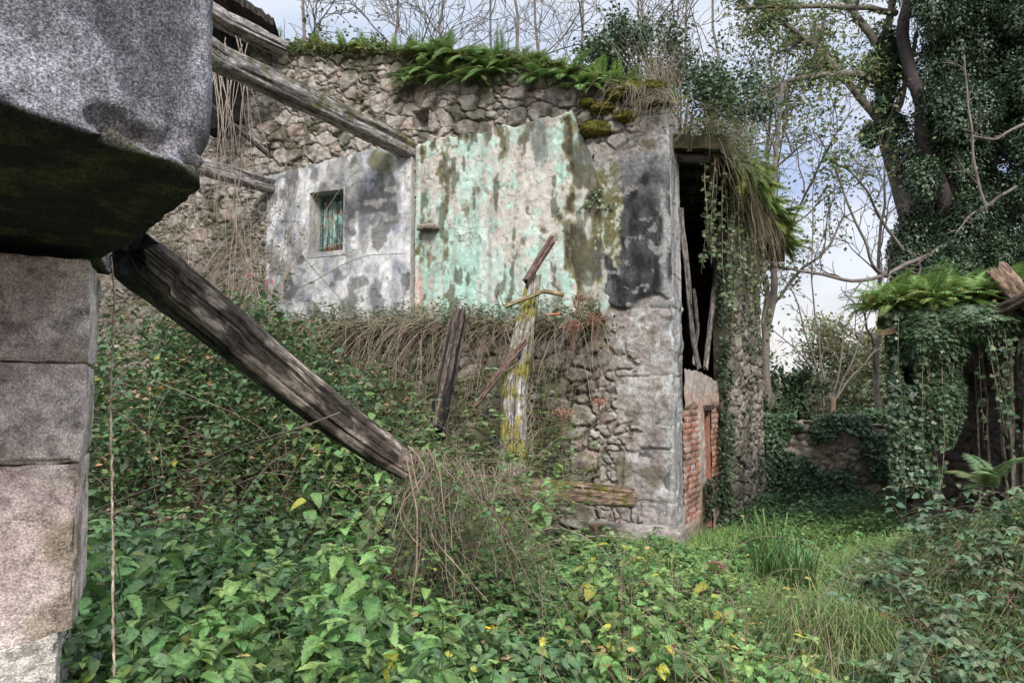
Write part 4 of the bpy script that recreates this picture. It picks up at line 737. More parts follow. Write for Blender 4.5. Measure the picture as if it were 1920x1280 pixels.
pts = pick(110, -3.9, -.7, 5.0, 8.0, lambda x, y: x * 1387 / y + 960 > 140, .12)
place_plants('herb', Pb, pts, 'leafy yellowish green herb growing on the rubble heap below the grey plaster', 'herb', 'herbs on the rubble heap', .7, 1.1)
Ps = protos(4, [1.0, 1.2, .85], T_leaf, .085, 970, (.12, .21, .08), .15)
pts = pick(30, -1.7, .05, 5.0, 6.7, None, .16)
place_plants('tall_herb', Ps, pts, 'tall leafy herb reaching up in front of the lower wall around the broken post', 'herb', 'tall herbs in front of the broken post', .75, 1.25, .15)
# ---- undergrowth (uncountable)
def cloud(mb, n, x0, x1, y0, y1, T, ls, col, hmul=1., lo=0., ok=None, warm=.2, flat=.3, hp=.7):
    x = rs.uniform(x0, x1, n); y = rs.uniform(y0, y1, n); cl_ = fbm(x * 2.3, y * 2.3, 0, 55, 3); k = (~in_house(x, y)) & (cl_ + .2 * rs.rand(n) > .50)
    if ok is not None: k &= ok(x, y)
    x, y = x[k], y[k]; n = len(x); h = H(x, y) * hmul * (.6 + .8 * fbm(x * 4, y * 4, 0, 57, 2)); z = G(x, y) + lo + h * rs.rand(n) ** hp; d = rdir(n, -.45, .35); up = np.tile([0, 0, 1.], (n, 1)) + (rs.rand(n, 3) - .5) * (1 + flat)
    c = jit(col, n, .35, warm); yl = rs.rand(n) < .012; c[yl] *= [1.9, 1.3, .7]; leaves(mb, T, np.stack([x, y, z], 1), d, up, ls * (.6 + .8 * rs.rand(n)), c)
mb = MB(); okp = lambda x, y: ~((x < -1.15) & (y < 2.55)) & (x / y * 1387 + 960 > -60) & (x / y * 1387 + 960 < 2000)
cloud(mb, 26000, -2.6, .4, 2.2, 5.0, T_leaf, .06, (.085, .16, .065), 1.0, 0, okp)
tag(mb.obj('undergrowth', M_leaf), 'dark green leafy undergrowth filling the space between the nettles', 'undergrowth', None, 'stuff')
mb = MB(); cloud(mb, 34000, -4.6, -.3, 4.8, 9.2, T_leaf, .06, (.085, .16, .065), 1.15, 0, lambda x, y: x / y * 1387 + 960 > 120, .25)
for q in range(620):
    x = rs.uniform(-4.2, -.2); y = rs.uniform(5.0, 8.2)
    if in_house(x, y) : continue
    P = cane(mb, (x, y, float(G(x, y)) + rs.rand() * .5), (rs.normal() * .7, rs.normal() * .5, .9), rs.uniform(.6, 1.6), .0035, (.30, .23, .18), 1.6, .18); trifol(mb, P, 8, .055, (.11, .18, .06), T_small)
tag(mb.obj('bramble_thicket', M_leaf), 'tangled bramble thicket with brown stems covering the rubble heap', 'brambles', None, 'stuff')
mb = MB(); cloud(mb, 36000, -.4, 1.75, 2.9, 7.6, T_small, .05, (.10, .19, .07), 1., 0, None, .25)
for q in range(120):
    x = rs.uniform(-.4, 1.5); y = rs.uniform(3.2, 7.2)
    if in_house(x, y): continue
    P = cane(mb, (x, y, float(G(x, y)) + rs.rand() * .2), (rs.normal() * .8, rs.normal() * .6, .8), rs.uniform(.4, 1.1), .003, (.24, .19, .14), 2.0, .15); trifol(mb, P, 8, .05, (.08, .16, .045))
tag(mb.obj('herb_layer', M_leaf), 'mixed green herbs and creepers at the foot of the lower wall', 'herbs', None, 'stuff')
mb = MB(); okr = lambda x, y: (x / y * 1387 + 960 > 900) & (x / y * 1387 + 960 < 2050) & ~in_shed(x, y)
cloud(mb, 60000, 1.2, 5.4, 3.4, 12.6, T_small, .05, (.12, .24, .075), 1.0, 0, okr, .25); cloud(mb, 26000, 1.0, 3.4, 3.3, 6.5, T_small, .04, (.16, .28, .085), 1.3, 0, okr, .3); cloud(mb, 26000, 1.8, 5.5, 9.2, 12.8, T_small, .055, (.07, .15, .06), 1.5, 0, okr, .2)
tag(mb.obj('path_herbs', M_leaf), 'low green weeds carpeting the yard between house and shed', 'weeds', None, 'stuff')
mb = MB()
for q in range(330):
    x = rs.uniform(-2.2, 1.6); y = rs.uniform(2.7, 5.6)
    if x < -1.05 and y < 2.7: continue
    P = cane(mb, (x, y, float(G(x, y)) + .15), (rs.normal() * .35, rs.normal() * .3, 1), rs.uniform(.45, .95) * (1 if x < 0 else .7), .0028, (.30, .24, .17), .7, .16, 14, sides=4)
    if rs.rand() < .25: trifol(mb, P, 4, .04, (.26, .25, .08), T_small)
tag(mb.obj('dry_stalks', M_leaf), 'dry brown stalks with a few yellow leaves rising out of the foreground greenery', 'dry stalks', None, 'stuff')
mb = MB(); cloud(mb, 9000, -.3, 3.6, 3.2, 6.2, T_small, .045, (.34, .25, .15), .9, 0, lambda x, y: ~in_shed(x, y), .2); cloud(mb, 5000, -4, -.3, 4.6, 8.5, T_small, .05, (.30, .21, .12), 1.2)
tag(mb.obj('dead_leaves', M_leaf), 'curled tan dead leaves caught in the herbs and grass', 'dead leaves', None, 'stuff')
# grass
def blade_batch(mb, x, y, h, col, lean=.5, w=.004):
    n = len(x); a = rs.rand(n) * 6.28; L_ = np.asarray(h) * (.6 + .7 * rs.rand(n)); b = np.stack([x, y, G(x, y)], 1); dx = np.stack([np.cos(a), np.sin(a), 0 * a], 1); k = (lean * (.3 + rs.rand(n)))[:, None]; sd_ = np.stack([-np.sin(a), np.cos(a), 0 * a], 1) * w * (.7 + .6 * rs.rand(n, 1)); z = np.array([0, 0, 1.])
    p1 = b + (dx * k * .25 + z * .55) * L_[:, None]; p2 = b + (dx * k * .75 + z * .85) * L_[:, None]; p3 = b + (dx * (k * 1.3) + z * (.95 - .55 * k)) * L_[:, None]
    V = np.stack([b - sd_, b + sd_, p1 + sd_, p1 - sd_, p2 + sd_ * .7, p2 - sd_ * .7, p3], 1); F4 = np.array([[0, 1, 2, 3], [3, 2, 4, 5]]); F3 = np.array([[5, 4, 6]]); o_ = np.arange(n)[:, None, None] * 7; c = jit(col, n, .35, .5)
    mb.add(V, [(o_ + F4).reshape(-1, 4), (o_ + F3).reshape(-1, 3)], np.repeat(c, 7, 0))
mb = MB(); n = 22000; x = rs.uniform(.9, 3.9, n); y = rs.uniform(3.4, 9.5, n); k = (fbm(x * 2, y * 2, 0, 77, 3) > .47) & (x > .9 + .1 * rs.rand(n)) & ~in_house(x, y) & okr(x, y); blade_batch(mb, x[k], y[k], .10 + .16 * fbm(x[k] * 3, y[k] * 3, 0, 78, 2), (.17, .30, .09), .9, .0028)
tag(mb.obj('grass', M_leaf), 'uneven green and straw-tipped grass along the yard path', 'grass', None, 'stuff')
def tuft(x, y, n, h, col, r, lean, label, w=.004, name='grass_tuft', group=None):
    mb = MB(); a = rs.rand(n) * 6.28; q = r * np.sqrt(rs.rand(n)); blade_batch(mb, x + q * np.cos(a), y + q * np.sin(a), h, col, lean, w); return tag(mb.obj(name, M_leaf), label, 'grass tuft', group)
p = pt(1560, 1190, 4.6); tuft(p[0], p[1], 1300, .34, (.15, .25, .08), .32, 1.2, 'large arching grass tuft with straw-coloured blades near the bottom right', .0035)
p = pt(1448, 1085, 5.9); tuft(p[0], p[1], 90, .62, (.08, .17, .05), .12, .35, 'tall upright reed-like grass tuft standing in the yard path', .006)
p = pt(1500, 1095, 5.6); tuft(p[0], p[1], 110, .5, (.10, .20, .07), .12, .5, 'pale green upright grass tuft just right of the reed-like tuft', .005)
p = pt(1400, 1190, 4.7); tuft(p[0], p[1], 300, .26, (.17, .24, .08), .3, 1.2, 'low yellowing grass tuft left of the large arching tuft', .003)
p = pt(1650, 1230, 4.2); tuft(p[0], p[1], 350, .28, (.15, .22, .08), .3, 1.3, 'straggly olive grass tuft between the arching tuft and the brambles', .003)
# right mound: dry grass thatch, brambles with grey-green leaves
mb = MB(); n = 5000; x = rs.normal(3.7, .4, n); y = rs.normal(5.1, .6, n); blade_batch(mb, x, y, .20, (.30, .24, .15), 1.6, .0022); n = 9000; x = rs.normal(3.5, .6, n); y = rs.normal(4.9, .7, n); blade_batch(mb, x, y, .24, (.14, .23, .08), 1.3, .003)
tag(mb.obj('thatch', M_leaf), 'matted straw and grass hanging over the mound before the shed', 'dry grass', None, 'stuff')
mb = MB()
for q in range(360):
    x = rs.uniform(2.0, 4.4); y = rs.uniform(3.3, 5.6)
    if x / y * 1387 + 960 < 1600 - 300 * max(0, 4 - y): continue
    P = cane(mb, (x, y, float(G(x, y)) + .05 + .25 * rs.rand()), (rs.normal() * .9, rs.normal() * .7, .7), rs.uniform(.35, .9), .003, (.20, .12, .09), 2.4, .15); trifol(mb, P, 8, .06, (.11, .18, .09))
cloud(mb, 16000, 2.0, 4.3, 3.2, 5.8, T_leaf, .05, (.10, .18, .085), 1.4, 0, lambda x, y: x / y * 1387 + 960 > 1560)
tag(mb.obj('brambles', M_leaf), 'grey-green brambles sprawling over the mound at bottom right', 'brambles', None, 'stuff')
mb = MB()
for q in range(900):
    x = rs.uniform(.5, 4.0); y = rs.uniform(3.3, 5.6); cane(mb, (x, y, float(G(x, y)) + .02 + .16 * rs.rand()), (rs.normal(), rs.normal(), .35), rs.uniform(.2, .7), .0018, (.42, .33, .22), 2.5, .3, 9, sides=3)
tag(mb.obj('dead_stems', M_dry), 'scattered pale dead stems lying among the grass and brambles', 'dead stems', None, 'stuff')
# ---- dead canes over the end of the great beam
mb = MB()
for q in range(95):
    px = 765 + 230 * rs.rand() ** 1.2; p = pt(px, 840 + (px - 780) * .25 + 130 * rs.rand() ** 1.5, rs.uniform(3.9, 5.0)); cane(mb, p, (rs.normal() * .3, rs.normal() * .25, -.8 + .7 * rs.rand() ** 3), rs.uniform(.3, 1.0) + .5 * (px < 880) * rs.rand(), rs.uniform(.0015, .0045), (.33, .26, .20), rs.uniform(-.2, .9), .34, 16, sides=4)
for q in range(32):
    px = 765 + 170 * rs.rand() ** 1.4; Y_ = rs.uniform(3.8, 4.15); n_ = 26; t_ = np.linspace(0, 1, n_); y1_ = rs.uniform(1000, 1200); k_ = rs.normal() * 30 + (px - 770) * .45; kk = rs.normal() * 14
    P = np.array([pt(px + k_ * t + kk * math.sin(t * 7 + q), 835 + (px - 765) * .25 + (y1_ - 850) * t, Y_ - .1 * t) for t in t_]) + np.cumsum(rs.normal(size=(n_, 3)) * .004, 0); tube(mb, P, np.linspace(1, .5, n_) * rs.uniform(.0018, .0055), np.array((.36, .28, .215)) * rs.uniform(.5, 1.25), 4, False)
for q in range(40):
    p = pt(rs.uniform(740, 1000), rs.uniform(790, 950), rs.uniform(4.2, 5.2)); cane(mb, p, rs.normal(size=3) * [.8, .4, .6], rs.uniform(.3, .7), .0025, (.30, .23, .18), 1.5, .35, 12, sides=3)
for q in range(70):
    px = rs.normal(880, 60); p = pt(px, 930 + 90 * rs.rand(), rs.uniform(4.4, 5.4)); cane(mb, p, (rs.normal() * .5 + .2, rs.normal() * .3, -.9), rs.uniform(.4, .9), .0025, (.38, .30, .22), 1.0, .1, 12, sides=3)
for q in range(150):
    p = pt(rs.uniform(740, 1020), rs.uniform(850, 1120), rs.uniform(3.8, 4.6)); P = cane(mb, p, rs.normal(size=3) * [.7, .3, .6], rs.uniform(.3, .7), .0022, (.24, .2, .13), .8, .3, 12, sides=3); trifol(mb, P, 8, .045, (.11, .19, .065), T_small)
tag(mb.obj('dead_canes', M_leaf), 'sheaf of dry brown canes draped over the lower end of the charred beam', 'dead canes', None, 'stuff')
for k, (xs, ys, Y0, r_, lab) in enumerate([((770, 790, 812, 880, 915), (850, 940, 1010, 1090, 1130), 3.9, .006, 'long bent brown cane falling from the charred beam end'), ((760, 785, 783, 770, 782), (850, 960, 1060, 1130, 1190), 3.8, .005, 'thin pale cane dropping straight below the charred beam end'), ((910, 985, 1080, 1180, 1290), (1010, 1045, 1100, 1160, 1220), 4.6, .003, 'fine pale stalk crossing diagonally in front of the centre nettles')]):
    mb = MB(); P = smoothline([pt(a, b, Y0 - .02 * i) for i, (a, b) in enumerate(zip(xs, ys))], 40, .02, k); tube(mb, P, np.linspace(r_, r_ * .6, 40), (.33, .24, .18), 5); tag(mb.obj('cane', M_dry), lab, 'cane')
# ---- hanging vine beside the pier, and long stray shoots
mb = MB(); P = smoothline([pt(208, 480, 2.45), pt(212, 560, 2.4), pt(206, 700, 2.38), pt(207, 870, 2.3), pt(212, 1080, 2.2), pt(214, 1265, 2.1)], 90, .012, 3); tube(mb, P + rs.normal(size=P.shape) * .0015, .0030 + .0022 * rs.rand(90) ** 2, mix([.20, .15, .11], [.44, .36, .29], rs.rand(90)), 6)
tag(mb.obj('hanging_vine', M_dry), 'thin pale vine stem hanging straight down just right of the stone pier', 'vine')
for xs, ys, Y0, lab in (((170, 300, 430, 560, 640), (960, 905, 840, 800, 770), 3.2, 'dark slender shoot rising diagonally beneath the charred beam'), ((560, 640, 700, 760), (540, 500, 480, 475), 8.4, 'fine twig arching across the grey plaster'), ((490, 560, 610, 650), (400, 470, 530, 575), 8.0, 'dark twig slanting down past the grey plaster left edge')):
    mb = MB(); P = smoothline([pt(a, b, Y0) for a, b in zip(xs, ys)], 30, .03, len(lab)); tube(mb, P, .004, (.16, .13, .10), 4); tag(mb.obj('shoot', M_dry), lab, 'twig')
mb = MB()
for q in range(90):
    px = rs.uniform(330, 520); Y0 = rs.uniform(7.2, 9.2); p = pt(px, rs.uniform(560, 640), Y0); d0 = (rs.normal() * .35 + .1, rs.normal() * .2, 1.1); L_ = rs.uniform(.6, 2.6); P = cane(mb, p, d0, L_, .0045, (.36, .29, .22), .35, .12, 16)
    if q % 3 == 0: trifol(mb, P, 5, .03, (.07, .12, .04), T_small)
for q in range(26):
    p = pt(rs.uniform(385, 470), rs.uniform(60, 160), rs.uniform(7.6, 8.6)); cane(mb, p, (rs.normal() * .25, 0, -1), rs.uniform(.9, 2.4), .005, (.40, .33, .27), .5, .08, 18)
for q in range(220):
    p = pt(rs.uniform(170, 520), rs.uniform(420, 640), rs.uniform(7.2, 9.4)); P = cane(mb, p, (rs.normal(), rs.normal() * .3, .3), rs.uniform(.4, 1.1), .003, (.24, .18, .13), 1.5, .3, 12, sides=3); trifol(mb, P, 5, .045, (.09, .14, .06), T_small)
tag(mb.obj('dry_creepers', M_leaf), 'pale leafless creepers hanging and climbing before the far left rubble', 'creepers', None, 'stuff')
# ---- ledge brambles
mb = MB(); U0, U1 = A_(1130, 570)[0], A_(470, 560)[0]
for q in range(1000):
    u = rs.uniform(U0, U1); o_ = .1 + float(lowoff(np.array(u))); p = onA(u, ledge_z + .02, o_ - .25 * rs.rand()); hang = rs.rand() < .62
    P = cane(mb, p, (AN[0] * .7 + rs.normal() * .5, AN[1] * .7, .9 * rs.rand() + .1), rs.uniform(.5, 1.5) if hang else rs.uniform(.3, .8), rs.uniform(.002, .0048), (.42, .33, .25), 2.4 if hang else 1.3, .16, 14, sides=3)
    if rs.rand() < .7: trifol(mb, P[:8], 7, .038, (.075, .13, .045), T_small)
n = 15000; u = rs.uniform(U0, U1, n); P = np.array([CX, CY, 0]) + u[:, None] * np.array([*ADIR, 0]) + (lowoff(u) + .1 - .35 * rs.rand(n))[:, None] * np.array([*AN, 0]) + np.array([0, 0, 1.]) * (ledge_z - .05 + .42 * rs.rand(n) ** 1.5 * (.5 + fbm(u * 3, u * 0, 0, 5)) + .0)[:, None]; leaves(mb, T_small, P, rdir(n), np.tile([0, 0, 1.], (n, 1)) + (rs.rand(n, 3) - .5), .035 * (.6 + .8 * rs.rand(n)), jit((.10, .16, .06), n, .4, .5))
tag(mb.obj('ledge_brambles', M_leaf), 'brambles with drooping bare canes along the ledge under the plaster', 'brambles', None, 'stuff')
mb = MB()
for q in range(620):
    u = rs.uniform(1.0, 5.6); p = onA(u, rs.uniform(.6, 2.2), float(lowoff(np.array(u))) + .06); P = cane(mb, p, (AN[0] + rs.normal() * .4, AN[1], .3), rs.uniform(.4, 1.1), .003, (.33, .26, .19), 3.0, .12, 12, sides=3); trifol(mb, P, 7, .042, (.10, .18, .06), T_small)
for q in range(330):
    u = rs.uniform(.9, 4.6); p = onA(u, rs.uniform(.3, 1.0), .4 + .5 * rs.rand()); P = cane(mb, p, (rs.normal() * .25, rs.normal() * .15, 1), rs.uniform(.5, 1.4), .003, (.26, .22, .14), .6, .16, 12, sides=3); trifol(mb, P, 12, .046, (.13, .20, .065), T_small)
for q in range(170):
    x = rs.uniform(-1.9, .15); y = rs.uniform(5.2, 7.0)
    if in_house(x, y): continue
    P = cane(mb, (x, y, float(G(x, y)) + .2), (rs.normal() * .5, rs.normal() * .3, 1), rs.uniform(.7, 1.6), rs.uniform(.002, .0045), (.34, .27, .20), .9, .22, 16, sides=3); trifol(mb, P, 6, .045, (.12, .19, .07), T_small)
for q in range(26):
    t0 = rs.rand() * 6.28; tt_ = np.linspace(0, 1, 18); c_ = pt(965, 900 - 300 * rs.rand(), 7.05); P = c_ + np.stack([.17 * np.cos(t0 + tt_ * 5), .15 * np.sin(t0 + tt_ * 5) - .02, tt_ * .6 - .2 + .05 * rs.rand()], 1) + rs.normal(size=(18, 3)) * .012; tube(mb, P, .0035, (.33, .27, .19), 3, False)
tag(mb.obj('wall_creepers', M_leaf), 'thin green creepers climbing the lower rubble wall behind the log', 'creepers', None, 'stuff')
# dried seed heads
def seedhead(p, r_, n, lab, col=(.30, .17, .12), st_=None):
    mb = MB(); q = norm(rs.normal(size=(n, 3))) * (rs.rand(n, 1) ** .5) * r_ * [1, .7, .6]; P = np.array(p) + q; leaves(mb, T_small, P, rdir(n, -.2, 1), np.tile([0, 0, 1.], (n, 1)) + rs.rand(n, 3) - .5, .022, jit(col, n, .4, .3))
    for i in range(10): tube(mb, [np.array(p) + [0, 0, -r_ * 2.2], P[i * 3]], .003, (.25, .17, .12), 3)
    tag(mb.obj('seed_head', M_leaf), lab, 'dried flower')
for px, py, Y, r_, lab in ((1085, 560, 7.6, .09, 'russet dried flower head highest above the terracotta shard'), (1115, 600, 7.5, .14, 'large russet dried flower head on the wall ledge right of the shard'), (1075, 612, 7.4, .11, 'russet dried flower head just under the terracotta shard'), (1055, 775, 7.0, .11, 'brown dried flower head halfway up the wall right of the mossy log'), (1125, 755, 7.1, .10, 'brown dried flower head beside the corner pier stones'), (1342, 1062, 5.4, .07, 'small brown dried flower head at the edge of the grass path')): seedhead(pt(px, py, Y), r_, 260, lab)
def shard(p, s_, lab, rot):
    mb = MB(); n1, n2 = 10, 14; a, b = np.meshgrid(np.linspace(-.7, .7, n1), np.linspace(-1, 1, n2), indexing='ij'); ed = 1 + .12 * (vn(a * 4, b * 4, 0, 3) - .5); X = np.stack([np.sin(a) * ed, b * .9 * ed, np.cos(a) - .8], -1); c, s2 = math.cos(rot), math.sin(rot); Rm = np.array([[c, -s2, 0], [s2, c, 0], [0, 0, 1]]); t = fbm(a * 5, b * 5, 0, 8)
    C = mix([.34, .10, .05], [.55, .19, .09], t).reshape(-1, 3); T_ = X.reshape(-1, 3) * s_ @ Rm.T + p; B2_ = (X.reshape(-1, 3) * .88) @ Rm.T * s_ + p; f = gridfaces(n1, n2); mb.add(T_, f, C); mb.add(B2_, f[:, ::-1], C * .6); e = [np.arange(n1) * n2, np.arange(n1) * n2 + n2 - 1, np.arange(n2), np.arange(n2) + (n1 - 1) * n2]
    for q in e: m = len(q); i = np.arange(m - 1); mb.add(np.r_[T_[q], B2_[q]], np.stack([i, i + 1, i + 1 + m, i + m], 1), C[0])
    tag(mb.obj('tile_shard', M_pla), lab, 'roof tile')
p = pt(1040, 590, 7.6); shard(p, .075, 'orange terracotta tile shard lying on the wall ledge', 1.2)
for q, (a, b, Y) in enumerate(((1668, 1160, 4.55), (1215, 1268, 3.9), (1520, 1098, 5.6))): p = pt(a, b, Y); p[2] = max(p[2], float(G(p[0], p[1])) + .12); shard(p, (.10, .05, .05)[q], ('broken orange roof tile half buried in the brambles', 'small orange tile piece in the herbs at the bottom centre', 'small tile piece in the yard grass beside the reed tufts')[q], q * 1.3)
# little flowers
def blossom(p, lab, col, n=14, r_=.03, s_=.02, name='flower'):
    mb = MB(); P = np.array(p) + rs.normal(size=(n, 3)) * r_ * [1.4, .6, .7]; leaves(mb, T_small, P, rdir(n, -.2, 1), np.tile([0, 0, 1.], (n, 1)) + rs.rand(n, 3) - .5, s_, jit(col, n, .2, .1)); tube(mb, [np.array(p) - [0, 0, .16], p], .0025, (.2, .15, .06), 3); tag(mb.obj(name, M_leaf), lab, 'flower')
blossom(pt(468, 518, 7.6), 'small red blossom left of the grey plaster, the left one of two', (.62, .04, .07), 8, .015, .035); blossom(pt(500, 532, 7.6), 'pink-red blossom cluster touching the grey plaster edge', (.62, .05, .10), 14, .03, .035)
blossom(pt(1250, 1215, 4.0), 'pink-red leaf cluster in the herbs at the bottom centre', (.55, .06, .10), 8, .02, .03)
for px, py, lab in ((1378, 1085, 'single yellow flower above the weeds near the path start'), (1398, 1042, 'tiny yellow flower highest in the yard weeds')): blossom(pt(px, py, 5.6), lab, (.75, .6, .03), 5, .008, .016)
mb = MB(); P = smoothline([pt(905, 1260, 3.5), pt(912, 1215, 3.5), pt(925, 1165, 3.5)], 12, 0); tube(mb, P, .003, (.25, .2, .06), 4); k = 16; c = P[rs.randint(3, 12, k)] + rs.normal(size=(k, 3)) * .014; leaves(mb, T_leaf, c, rdir(k), np.tile([0, 0, 1.], (k, 1)) + rs.rand(k, 3) - .5, .034, jit((.62, .50, .04), k, .2)); tag(mb.obj('yellowed_sprig', M_leaf), 'sprig of bright yellow leaves at the bottom centre', 'sprig')
# ---- ferns
def fern_set(n, mk): return [mk(q).mesh('fern', M_leaf) for q in range(n)]
Fh = fern_set(6, lambda q: fern(1000 + q, 18, .5, (.10, .20, .05), (-.1, .9), (AN[0] * .8, AN[1] * .8, 0), .17))
Fu = fern_set(6, lambda q: fern(1020 + q, 16, .46, (.12, .22, .055), (.1, 1.), (0, -.2, .1), .17))
def put(me, p, lab, cat, grp, s_=1, name='fern'):
    o = link(name, me, p, rs.uniform(-.5, .5), s_); return tag(o, lab, cat, grp)
tops = [(x, 170) for x in (1125, 1150, 1178, 1200, 1228, 1255)] + [(518, 60), (545, 75), (575, 70), (600, 60), (640, 68), (668, 75), (700, 88), (728, 100), (760, 105)] + [(x, 112 + (x - 780) * .05 + 8 * math.sin(x)) for x in range(775, 960, 17)] + [(x, 128 + (x - 960) * .12) for x in range(975, 1110, 24)]
for q, (px, py) in enumerate(tops):
    u, _ = A_(px, py); p = onA(u, float(ztopA(u)) + .02, .0 - .12 * rs.rand()); bigz = 765 < px < 960
    put((Fh if (bigz and q % 3) else Fu)[q % 6], p, 'green fern tuft growing along the top of the ruined wall above the plaster', 'fern', 'ferns along the wall top', (.95 if bigz else .72) * rs.uniform(.7, 1.2))
for q, (px, py) in enumerate(((800, 150), (850, 160), (895, 158), (1010, 165), (1062, 160), (1098, 178), (770, 165), (930, 150))):
    u, z_ = A_(px, py - 12); put(Fh[q % 6], onA(u, z_, .02), 'drooping fern rooted between stones below the wall top', 'fern', 'ferns rooted in the wall face', rs.uniform(.7, 1.0))
Fo = fern_set(5, lambda q: fern(1080 + q, 16, .5, (.13, .23, .05), (-.4, .8), (BN[0] * .8, BN[1] * .8, 0), .17))
for q in range(46):
    s_ = rs.uniform(1.0, 5.4); o_ = rs.uniform(.3, .6); p = onB(s_, 4.26 - .16 * o_ + .12 - .25 * float(sst(3.2, 5.6, s_)), o_); put((Fo + Fu[:2])[q % 7], p, 'bright fern tuft on the edge of the side roof', 'fern', 'ferns on the side roof', rs.uniform(.7, 1.25))
for q in range(70):
    u = rs.uniform(-.25, .95); v = rs.uniform(-.3, 1.5); p = SP(u, v, 2.42 + .10 * v + .1); put(Fu[q % 6], p, 'bright green fern tuft on the shed roof', 'fern', 'ferns on the shed roof', rs.uniform(.75, 1.3))
p = pt(1340, 1262, 3.9); put(fern(1060, 9, .36, (.12, .30, .05), (.1, .7), (-.2, -.2, 0), .34).mesh('fern', M_leaf), p, 'bright light-green feathery fern at the bottom edge', 'fern', None); p = pt(1868, 915, 4.9); put(fern(1061, 9, .42, (.15, .26, .10), (.4, 1.), (-.3, 0, .2), .2).mesh('fern', M_leaf), p, 'pale upright fern crowning the mound before the shed', 'fern', None)
# moss cushions and turf on the wall head
mb = MB(); n = 16000; u = rs.uniform(.0, 6.6, n); z_ = ztopA(u); o_ = rs.uniform(-.45, .1, n); P = np.array([CX, CY, 0]) + u[:, None] * np.array([*ADIR, 0]) + o_[:, None] * np.array([*AN, 0]) + np.array([0, 0, 1.]) * (z_ - .04 + .12 * rs.rand(n) * (.3 + 1.4 * fbm(u * 3, u * 0, 0, 15)))[:, None]; leaves(mb, T_small, P, rdir(n, -.3, 1), rs.rand(n, 3) - .5, .04 * (.5 + rs.rand(n)), jit((.075, .105, .03), n, .45, .7))
tag(mb.obj('turf', M_leaf), 'mossy turf capping the ruined wall from end to end', 'turf', None, 'stuff')
for q, (px, py, r_) in enumerate(((1118, 245, .12), (1160, 180, .10), (1195, 170, .13), (1175, 220, .09), (1135, 205, .10), (1215, 195, .08), (1105, 195, .07), (1230, 165, .09))):
    u, z_ = A_(px, py); mb = MB(); n1, n2 = 26, 18; a, b = np.meshgrid(np.linspace(0, 2 * np.pi, n1), np.linspace(-1.5, 1.5, n2), indexing='ij'); D = np.stack([np.cos(a) * np.cos(b), np.sin(a) * np.cos(b), np.sin(b) * .8], -1); w = fbm(D[..., 0] * 3 + q, D[..., 1] * 3, D[..., 2] * 3, 5); w2 = fbm(D[..., 0] * 12 + q, D[..., 1] * 12, D[..., 2] * 12, 6); X = D * (r_ * (.45 + .9 * w + .35 * w2))[..., None] * [1.35, 1, .8] + onA(u, z_, .02); Pm_ = X.reshape(-1, 3); Pm_ = Pm_[rs.randint(0, len(Pm_), 700)]; leaves(mb, T_small, Pm_, rdir(700, -.5, 1), rs.rand(700, 3) - .5, .022, jit((.13, .13, .03), 700, .5, .4))
    mb.add(X, gridfaces(n1, n2), mix([.05, .045, .012], [.15, .15, .025], sst(.35, .6, w2)).reshape(-1, 3)); tag(mb.obj('moss_cushion', M_moss), 'ochre and green moss cushion on the broken masonry above the green plaster corner', 'moss', 'moss cushions at the wall corner')
# roots and vines hanging from the side eave
mb = MB()
for q in range(430):
    s_ = .3 + 4.6 * rs.rand() ** .9; o_ = rs.uniform(.30, .56); p = onB(s_, 4.26 - .16 * o_ + .08 - .25 * float(sst(3.2, 5.6, s_)), o_); L_ = (.15 + 1.1 * rs.rand() ** 2.2) * (1.3 if 1.0 < s_ < 3.4 else .7) ; cane(mb, p, (BN[0] * .3 + rs.normal() * .3, BN[1] * .3 + rs.normal() * .3, -.7), L_, .003, (.24, .19, .14), 2., .22, 12, sides=3)
tag(mb.obj('root_curtain', M_dry), 'curtain of fine brown roots hanging from the side roof edge', 'roots', None, 'stuff')
def strand(p0, L_, lsz, col, lab, cat='ivy', grp=None, dens=42, name='ivy_strand', d0=(0, 0, -1), stem=(.20, .17, .12), rr=.004):
    mb = MB(); P = cane(mb, p0, np.array(d0) + rs.normal(size=3) * .15, L_, rr, stem, 1.2, .10, 16); k = int(dens * L_); idx = rs.rand(k) * 14; i = idx.astype(int); c = P[i] + (P[i + 1] - P[i]) * (idx - i)[:, None]; d = rdir(k, -.9, .1); leaves(mb, T_ivy, c + d * .015, d, rdir(k, -.2, .8), lsz * (.6 + .7 * rs.rand(k)), jit(col, k, .35, .3)); return tag(mb.obj(name, M_ivy), lab, cat, grp)
for q in range(34):
    s_ = rs.uniform(.35, 3.8); p = onB(s_, 4.2, rs.uniform(.25, .5)); strand(p, rs.uniform(.8, 2.3), .05, (.09, .13, .06), 'leafy ivy strand dangling from the side roof over the dark opening', 'ivy', 'ivy strands under the side roof', 34)
